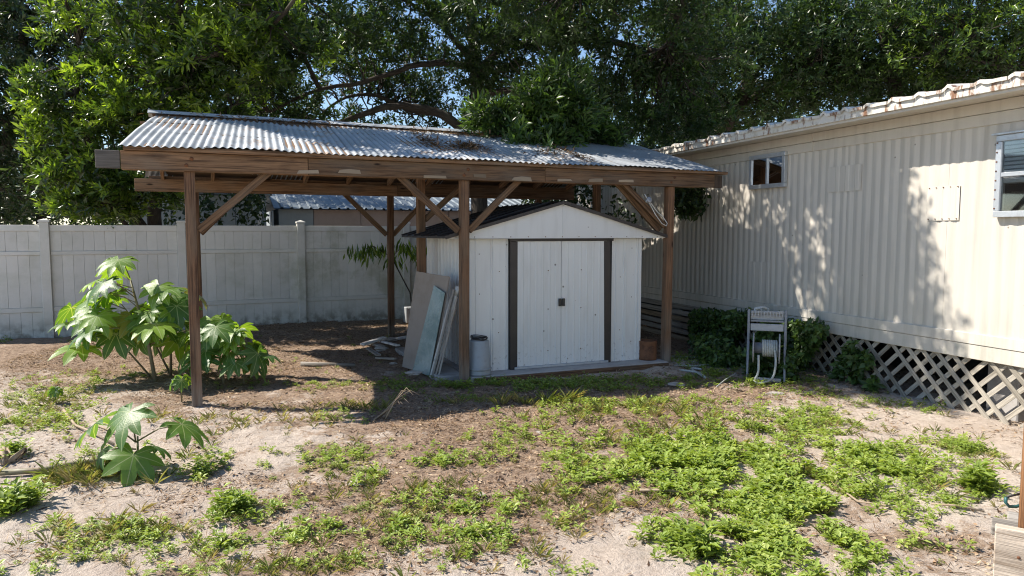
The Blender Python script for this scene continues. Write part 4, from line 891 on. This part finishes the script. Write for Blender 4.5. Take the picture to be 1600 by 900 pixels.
# ------------------------------------------------------------------ weeds, grass, litter
def plants(name, spots, n_leaf, h, L, W, mat, up=(.1, .9), var=(.2, .5)):
    pos = np.array(spots)            # x, y, size
    n = len(pos); k = n_leaf; s = np.repeat(pos[:, 2], k)
    x = np.repeat(pos[:, 0], k); y = np.repeat(pos[:, 1], k); a = RNG.random(n*k)*6.283
    f = RNG.random(n*k)**.7; lean = np.repeat(RNG.normal(size=(n, 2))*.35, k, 0); hh = h*s*f*(.5+.8*RNG.random(n*k))
    rad = .035*s*RNG.random(n*k)*(1.4-f)
    P = np.stack([x+rad*np.cos(a)+lean[:, 0]*hh, y+rad*np.sin(a)+lean[:, 1]*hh, gh(x, y)-.004+hh], -1)
    e = up[0]+(up[1]-up[0])*RNG.random(n*k); D = norm(np.stack([np.cos(a), np.sin(a), e], -1)); N = norm(np.stack([-np.cos(a)*e, -np.sin(a)*e, np.ones(n*k)], -1)+rdir(n*k)*.3)
    sz = s*(.55+.75*RNG.random(n*k)); vv = np.repeat(var[0]+var[1]*RNG.random(n), k)+RNG.normal(size=n*k)*.12+f*.15
    return leafmesh(name, P, D, N, L*sz, W*sz, vv, .18, .18)
WK = .68
def scatter(ells):
    S = []
    for u, v, a, b, n, sz in ells:
        n = max(6, int(n*WK)); sz *= .74
        cx, cy, rx, ry = ell(u, v, a, b); g = RNG.normal(size=(n, 2))*.52
        g = g*(.75+.5*RNG.random((n, 1)))
        px = cx+g[:, 0]*rx; py = cy+g[:, 1]*ry; keep = vnoise(px, py, 5.) > .33 if n > 45 else np.ones(n, bool)
        S.append(np.stack([px, py, sz*(.6+.8*RNG.random(n))], -1)[keep])
    return np.concatenate(S)
W1 = [(1120, 735, 200, 60, 900, 1.15), (1010, 715, 110, 35, 240, 1.05), (1250, 760, 150, 70, 620, 1.1), (1360, 715, 120, 35, 300, 1.), (1180, 850, 150, 70, 420, 1.0), (1320, 840, 110, 60, 200, .9), (1075, 840, 60, 40, 90, 1.), (1200, 670, 120, 22, 260, .9), (1290, 660, 80, 14, 90, .8),
      (960, 640, 110, 20, 280, .85), (1060, 628, 80, 12, 90, .8), (1240, 640, 90, 14, 130, .8), (860, 655, 40, 14, 50, .7), (1480, 690, 50, 18, 60, .8), (1420, 740, 60, 22, 110, .9), (1530, 770, 40, 28, 36, .9), (1400, 800, 60, 30, 60, .8), (1220, 800, 90, 40, 200, 1.), (1480, 790, 50, 20, 18, .8),
      (95, 610, 60, 30, 110, .8), (60, 655, 60, 26, 110, .8), (110, 660, 50, 24, 50, .8), (130, 590, 120, 16, 70, .7), (170, 720, 50, 20, 26, .8), (130, 715, 40, 20, 30, .8), (300, 715, 60, 16, 30, .7), (210, 825, 60, 28, 70, .8), (380, 800, 70, 18, 60, .85), (350, 850, 34, 14, 26, .8),
      (280, 845, 50, 16, 24, .7), (140, 860, 90, 26, 50, .65), (100, 825, 60, 20, 26, .65), (320, 740, 36, 16, 18, .8), (410, 725, 20, 8, 8, .7), (525, 715, 55, 16, 60, .75), (580, 745, 36, 16, 34, .85), (545, 705, 40, 12, 22, .6), (695, 720, 46, 18, 44, .85), (770, 700, 50, 30, 70, .75), (800, 670, 50, 20, 54, .7),
      (655, 775, 40, 18, 26, .8), (640, 830, 60, 24, 62, .85), (720, 800, 70, 30, 90, .85), (750, 840, 60, 26, 60, .85), (790, 795, 30, 16, 24, .8), (465, 840, 40, 16, 34, .85), (520, 828, 36, 14, 22, .8), (470, 785, 30, 12, 12, .7), (880, 810, 30, 18, 16, .8), (920, 740, 60, 24, 60, .85), (870, 715, 30, 12, 16, .7), (630, 700, 40, 12, 14, .6),
      (500, 600, 80, 10, 60, .6), (540, 650, 60, 10, 34, .7), (410, 600, 60, 8, 24, .6), (520, 880, 120, 24, 50, .6), (740, 880, 90, 24, 30, .6), (300, 890, 120, 20, 40, .6), (900, 890, 80, 14, 16, .6), (270, 580, 120, 14, 40, .6), (40, 890, 60, 18, 18, .6)]
W2 = [(640, 598, 60, 14, 150, .8), (720, 606, 90, 12, 180, .75), (850, 606, 160, 12, 420, .85), (960, 598, 90, 10, 220, .8), (1060, 600, 60, 12, 120, .8), (1130, 590, 60, 14, 160, .9), (1240, 590, 50, 16, 160, .9), (1280, 615, 80, 12, 70, .7), (1370, 630, 60, 8, 60, .7), (1080, 570, 30, 14, 60, 1.), (1180, 600, 30, 8, 50, .8), (560, 560, 120, 20, 24, .6), (450, 575, 120, 12, 26, .6), (190, 535, 240, 5, 120, .9), (800, 630, 150, 10, 60, .7), (1440, 640, 60, 8, 30, .8)]
o = link('weed_cover', plants('weed_cover', scatter(W1), 22, .075, .046, .021, M['weed']), m=M['weed']); tag(o, 'low bright green broadleaf weeds spread over the sunlit sand', 'weeds', kind='stuff')
o = link('weed_cover', plants('weed_cover', scatter(W2), 16, .08, .05, .021, M['weed'], var=(0, .4)), m=M['weed']); tag(o, 'low green weeds in the shade along the concrete slab', 'weeds', kind='stuff')  # lower tone range puts the shade into the leaf colour
W3 = [(960, 640, 120, 18, 150, 1.), (1040, 700, 120, 30, 110, 1.), (90, 620, 80, 34, 140, 1.), (60, 655, 60, 26, 70, 1.), (1510, 700, 50, 16, 120, 1.), (1250, 660, 120, 20, 120, 1.), (650, 800, 160, 40, 130, 1.), (200, 830, 120, 34, 90, 1.), (860, 700, 120, 30, 80, 1.), (520, 720, 80, 24, 60, 1.), (1350, 800, 120, 40, 90, 1.), (540, 600, 90, 12, 70, 1.)]
o = link('creeping_weed_cover', plants('creeping_weed_cover', scatter(W3), 34, .035, .028, .012, M['grass'], (.0, .7), (.25, .6)), m=M['grass']); tag(o, 'fine yellowish creeping weeds between the greener clumps', 'weeds', kind='stuff')
CL = [((22, 790, 40, 30, 70, 1.25), 'dense bluish green weed clump at the left edge of the foreground'), ((18, 714, 24, 14, 36, .9), 'weed clump by the dead brown root at the left edge'), ((950, 868, 1, 1, 1, .2), None),
      ((1082, 845, 46, 40, 60, 1.3), 'dark upright weed clump at the lower left of the big green patch'), ((1530, 765, 22, 14, 46, 1.3), 'leafy weed clump growing beside the deck corner'), ((1510, 700, 44, 16, 110, .6), 'fine pale weed cushion before the lattice skirt'), ((370, 798, 46, 14, 44, 1.0), 'flat weed clump on bare sand left of centre foreground'), ((318, 738, 26, 14, 22, 1.), 'small weed tuft in the shadow of the young castor plant')]
for sp, lb in CL:
    if lb:
        S = scatter([(sp[0], sp[1], sp[2]*.5, sp[3]*.5, sp[4]*1.8, sp[5]*.85)]); c = S.mean(0); tag(link('weed_clump', plants('weed_clump', S, 16, .13, .062, .024, M['weed'], var=(.05, .45)), m=M['weed']), lb, 'weed')
GR = [(1120, 700, 260, 60, 180, 1.), (970, 645, 120, 18, 120, .9), (130, 745, 80, 16, 90, 1.1), (250, 730, 90, 30, 30, .7), (60, 640, 80, 40, 90, .8), (560, 640, 60, 12, 50, .8), (620, 760, 200, 70, 150, .7), (700, 840, 200, 50, 110, .7), (180, 830, 150, 40, 90, .7), (820, 632, 120, 6, 46, 1.3), (880, 780, 150, 40, 100, .7), (1300, 800, 200, 60, 150, .8), (430, 660, 150, 30, 60, .7), (300, 660, 120, 16, 40, .8), (460, 890, 200, 30, 90, .7), (1450, 700, 100, 40, 60, .7)]
S = scatter(GR); o = link('grass_cover', plants('grass_cover', S, 14, .012, .12, .0042, M['grass'], (.4, 2.6), (.2, .8)), m=M['grass']); tag(o, 'thin dry grass blades scattered over the sand', 'grass', kind='stuff')
# dead leaves, straw
def litterpts(n):
    x = RNG.uniform(-6.5, 5.2, n*5); y = 2.2+RNG.random(n*5)**1.25*10.8; d = litter(x, y)*.75+.10+(vnoise(x, y, 2.)-.5)*.9+(vnoise(x+3, y, 6.)-.5)*.7
    k = np.where(RNG.random(n*5) < np.clip((d-.02)*1.1, .015, 1))[0][:n]; return x[k], y[k]
x, y = litterpts(150000); m = len(x); a = RNG.random(m)*6.283; P = np.stack([x, y, gh(x, y)+.002+.012*RNG.random(m)], -1)
D = norm(np.stack([np.cos(a), np.sin(a), RNG.normal(size=m)*.22], -1)); long = RNG.random(m) < .75
L = np.where(long, .03+.09*RNG.random(m), .02+.03*RNG.random(m)); Wd = np.where(long, .002+.003*RNG.random(m), .009+.011*RNG.random(m))
k = 900; tx = RNG.uniform(-5.5, 4.6, k); ty = 2.4+RNG.random(k)**1.3*6; ta = RNG.random(k)*6.283
P = np.concatenate([P, np.stack([tx, ty, gh(tx, ty)+.006], -1)]); D = np.concatenate([D, np.stack([np.cos(ta), np.sin(ta), RNG.normal(size=k)*.1], -1)]); L = np.concatenate([L, .04+.16*RNG.random(k)**2]); Wd = np.concatenate([Wd, .005+.008*RNG.random(k)]); m = len(P)
lv = RNG.random(m)**1.3; lv[-k:] = 0
o = link('leaf_litter', leafmesh('leaf_litter', P, D, norm(rdir(m)*.5+np.array([0, 0, 1])), L, Wd, lv, .2), m=M['litter']); tag(o, 'brown dead leaves and straw strewn over the ground', 'leaf litter', kind='stuff')
# litter caught on the carport roof
P = []
for xx, yy, rx, ry, k in ((2.55, .75, .12, .5, 260), (2.95, .55, .22, .28, 420), (4.25, .5, .1, .5, 200), (1.0, 1.6, .9, .12, 260), (3.4, 1.5, 1.2, .14, 420), (3.9, .4, .3, .3, 120)):
    q_ = RNG.normal(size=(k, 2))*.55*np.array([rx, ry])+np.array([xx, yy]); P += [list(cw(a, b_, slope(b_)+.024+.012*random.random())) for a, b_ in q_ if -.1 < b_ < 1.75]
P = np.array(P); m = len(P); o = link('roof_litter', leafmesh('roof_litter', P, norm(rdir(m)*np.array([1, 1, .3])), norm(rdir(m)*.4+np.array([0, 0, 1])), .05+.06*RNG.random(m), .01+.014*RNG.random(m), RNG.random(m)*.6), m=M['litter']); tag(o, 'brown dead leaves lying on the corrugated carport roof', 'leaf litter', kind='stuff')
# sticks and stalks
def stick(name, pix, r, mat, label, cat, z=.02, jit=.01):
    pts = []
    for i, q_ in enumerate(pix):
        p = G(q_[0], q_[1]); p.z = float(gh(p.x, p.y))+(q_[2] if len(q_) > 2 else z)+random.uniform(0, jit); pts.append(p)
    tag(obj(name, MB().tube(pts, [r*(1-.3*i/(len(pts)-1)) for i in range(len(pts))], 7), mat, None, pts[0]), label, cat)
stick('fallen_stalk', [(0, 741), (60, 735), (110, 728), (170, 722)], .022, M['stem'], 'fallen grey green stalk lying at the left edge foreground', 'stalk')
stick('fallen_stick', [(100, 648), (118, 668), (140, 680), (178, 694)], .012, M['dry'], 'straight pale stick lying behind the young castor plant', 'stick')
stick('fallen_stick', [(150, 668), (195, 685)], .008, M['dry'], 'thin tan stick under the young castor plant', 'stick')
stick('fallen_stick', [(1300, 755), (1340, 790), (1390, 800), (1420, 808)], .007, M['dry'], 'curved dry vine stem right of the green patch', 'stick')
stick('fallen_stick', [(1460, 777), (1500, 781), (1530, 783)], .008, M['stem'], 'short green brown stalk lying towards the deck corner', 'stick')
stick('fallen_stick', [(1455, 795), (1500, 800), (1538, 806)], .007, M['dry'], 'tan stalk lying nearest the deck corner', 'stick')
stick('fallen_stick', [(1430, 845), (1480, 855), (1510, 862)], .006, M['dry'], 'dry stalk in the lower right brown litter', 'stick')
stick('fallen_stick', [(1000, 770), (1040, 768), (1075, 773)], .010, M['dry'], 'dry arching stem at the left margin of the green patch', 'stick', .03)
stick('fallen_branch', [(400, 508), (560, 498), (600, 488)], .014, M['bark'], 'long thin branch lying along the fence foot', 'branch', .05)
stick('fallen_board', [(470, 573), (555, 571)], .03, M['oldwood'], 'grey rotten pole lying on the litter under the carport', 'pole', .02)
tb = G(596, 656); tw = thing('twig_bundle', tb, 0, 'dry tan twig tuft at the edge of the roof shadow', 'twigs')
for k in range(11):
    a = random.uniform(-.3, .7); l = random.uniform(.15, .34); obj('twig', MB().tube([(random.uniform(-.08, .05), random.uniform(-.05, .05), 0), (l*.4*math.cos(a), .05*random.random(), l*.55), (l*.75*math.cos(a), .06, l*(.75+.2*random.random())), (l*math.cos(a), random.uniform(-.05, .08), l*(.6+.3*random.random()))], [.005, .004, .003, .002], 5), M['dry'], tw)
rt = thing('dead_root', G(12, 724), 0, 'small dead brown root lump at the left edge', 'root')
for k in range(6): obj('root_strand', MB().tube([(0, 0, .0), (random.uniform(-.1, .1), random.uniform(-.05, .08), .08), (random.uniform(-.16, .12), random.uniform(-.1, .1), .02)], [.028, .02, .008], 7), M['dry'], rt)
for i, (u, v, sx, mt, lb) in enumerate([(50, 846, .035, 'white', 'crumpled white scrap of litter at the lower left'), (1242, 859, .05, 'white', 'white scrap lying in the weeds at the lower right'), (1228, 697, .04, 'white', 'pale scrap at the right side of the weed patch'), (556, 754, .09, 'stone', 'pale chalky stone in the litter left of centre'), (744, 772, .08, 'stone', 'flat pale stone in the middle foreground'), (844, 676, .08, 'stone', 'flat stone near the top of the bare strip'), (1055, 602, .16, 'stone', 'flat grey stone near the right front post'), (1212, 615, .14, 'stone', 'flat stone before the hose reel'), (870, 893, .03, 'stone', 'small pebble at the bottom edge centre')]):
    o, _ = chunk('ground_stone' if mt == 'stone' else 'paper_scrap', None, (sx*.7, sx*.5, sx*(.10 if mt == 'stone' else .2)), M[mt], lb, 'stone' if mt == 'stone' else 'scrap', 40+i); p = G(u, v); o.location = (p.x, p.y, float(gh(p.x, p.y)))

# ------------------------------------------------------------------ hose reel, hoses, tap
hp = G(1196, 594); hr = thing('hose_reel', hp, R(-20), 'grey plastic hose reel cart standing before the mobile home skirt', 'hose reel')
hw, hh = .195, .78
for s in (-1, 1):
    obj('upright', MB().beam((s*hw, .06, 0), (s*hw, .10, hh), .028, .036, (0, 1, 0)), M['reelgrey'], hr, None, .005)
    obj('leg', MB().beam((s*hw, -.12, 0), (s*(hw-.005), .065, .42), .022, .028, (0, 1, 0)), M['reelgrey'], hr, None, .005)
    dk = obj('spool_disc', MB().lathe([(0, -.004), (.155, -.004), (.165, -.008), (.165, .008), (.155, .004), (0, .004)], 30), M['reelpale'], hr); dk.location = (s*.135, .0, .36); dk.rotation_euler = (0, math.pi/2, 0)
obj('crossbar', MB().box(-hw+.02, hw-.02, .08, .105, .54, .62), M['reelpale'], hr, None, .006)
obj('top_tray', MB().box(-hw+.02, hw-.02, .085, .13, .64, .66), M['reelgrey'], hr, None, .004)
obj('comb_bar', MB().box(-hw+.02, hw-.02, .09, .115, .735, .765), M['reelpale'], hr, None, .004)
for k in range(11): obj('comb_tooth', MB().box(-hw+.03+k*.032, -hw+.042+k*.032, .082, .0895, .70, .76), M['reelpale'], hr)
obj('back_panel', MB().box(-hw+.02, hw-.02, .116, .122, .665, .734), M['reelpale'], hr)
obj('drum', MB().tube([(-.13, 0, .36), (.13, 0, .36)], .06, 16), M['reelgrey'], hr)
pts = []
for i in range(24*7+1):
    a = 2*math.pi*i/24; pts.append((-.045+.165*i/(24*7), .085*math.cos(a), .36+.085*math.sin(a)))
obj('hose_coil', MB().tube(pts, .0125, 7), M['hose'], hr)
obj('foot_bar', MB().tube([(-.12, -.13, .03), (.16, -.135, .03)], .024, 10), M['reelpale'], hr)
ha = lambda x, y, z: tuple(hp+Vector((x, y, z)))
def hose(pts, label, r=.0125):
    P = []; k = len(pts)
    for i in range(k-1):
        p0, p1, p2, p3 = [Vector(pts[max(0, min(k-1, i+j))]) for j in (-1, 0, 1, 2)]
        for t in (0, .2, .4, .6, .8): P.append(.5*((2*p1)+(p2-p0)*t+(2*p0-5*p1+4*p2-p3)*t*t+(3*p1-p0-3*p2+p3)*t**3))
    P.append(Vector(pts[-1])); tag(obj('garden_hose', MB().tube(P, r, 8), M['hose'], None, P[0]), label, 'hose')
hose([ha(.05, -.12, .36), ha(.045, -.17, .22), ha(.0, -.22, .08), ha(-.1, -.24, .025), ha(-.2, -.22, .03), ha(-.14, -.16, .12), ha(-.12, -.1, .3)], 'pale hose hanging in a loop from the reel drum')
tapp = tl(2.95, -.22, 0); tp = thing('water_tap', tapp, 0, 'white standpipe tap left of the hose reel', 'tap')
obj('riser', MB().tube([(.07, .04, -.1), (.05, .03, .66)], .032, 10), M['oldwood'], tp); obj('elbow', MB().tube([(.06, .0, .60), (.05, .0, .70), (.0, -.02, .72), (-.12, -.03, .70)], .02, 10), M['pvc'], tp); obj('spout', MB().tube([(-.11, -.03, .71), (-.12, -.03, .64)], .016, 8), M['pvc'], tp)
T_ = Vector(tapp)
hose([T_+Vector((-.05, -.04, .71)), T_+Vector((.02, -.12, .52)), T_+Vector((.1, -.2, .25)), T_+Vector((.12, -.25, .1)), T_+Vector((.05, -.3, .02))], 'pale hose running down from the standpipe tap')
g = lambda u, v, z=.03: G(u, v, z)
hose([g(1050, 557), g(1080, 558), g(1110, 560), g(1135, 562)], 'pale hose end lying highest beside the right post')
hose([g(1054, 571), g(1085, 572), g(1110, 569), g(1122, 564)], 'pale hose lying on the ground right of the right post')
hose([g(1062, 578), g(1090, 582), g(1102, 590), g(1080, 576), g(1096, 577)], 'kinked loop of hose nearest the right post')
hose([g(1120, 604), g(1135, 592, .06), g(1150, 583, .05)], 'thin pale stalk of hose in the weeds before the tap', .006)

# ------------------------------------------------------------------ deck corner at the lower right
DZ = .57; d0 = G(1555, 822, DZ)
dk = thing('deck', (d0.x, d0.y, 0), R(-35), 'weathered wooden deck corner with brown post at the lower right', 'deck')
obj('fascia_board', MB().box(0, 1.5, -.0, .038, DZ-.235, DZ), M['deck'], dk, None, .004)
obj('fascia_board', MB().box(0, 1.5, .002, .036, DZ-.48, DZ-.24), M['deck'], dk, None, .004)
for x, z in ((.075, DZ-.10), (.115, DZ-.06), (.6, DZ-.08), (1.1, DZ-.08)): obj('screw', MB().lathe([(.006, 0), (.004, .002), (0, .002)], 10), M['rust'], dk).matrix_local = Matrix.Translation((x, -.001, z)) @ Matrix.Rotation(math.pi/2, 4, 'X')
for k in range(2): obj('deck_plank', MB().box(-.012+.05*k, 1.5, .15+k*.115, .26+k*.115, DZ-.09, DZ-.055), M['oldwood'], dk, None, .004)
obj('joist', MB().box(.24, .28, .04, .38, DZ-.26, DZ-.092), M['wood'], dk); obj('joist', MB().box(1.3, 1.34, .04, .5, DZ-.26, DZ-.092), M['wood'], dk)
for x in (.3, 1.4): obj('deck_leg', MB().box(x, x+.09, .20, .29, -.1, DZ-.27), M['oldwood'], dk)
pp_ = G(1588, 822, DZ); obj('post', MB().box(.07, .16, .042, .132, -.1, 2.5), M['deckpost'], dk, None, .004)
cp_ = Vector((d0.x+.09, d0.y+.06, .645)); ck = thing('bungee_hook', cp_, 0, 'small turquoise hook hanging on the deck post', 'hook')
obj('hook', MB().tube([(-.014, 0, .012), (-.016, -.004, -.008), (-.004, -.006, -.022), (.02, -.008, -.022), (.05, -.008, -.012)], .006, 8), M['teal'], ck); obj('cord', MB().tube([(-.012, 0, .012), (.02, .0, .02), (.06, 0, .03)], .004, 6), M['black'], ck)
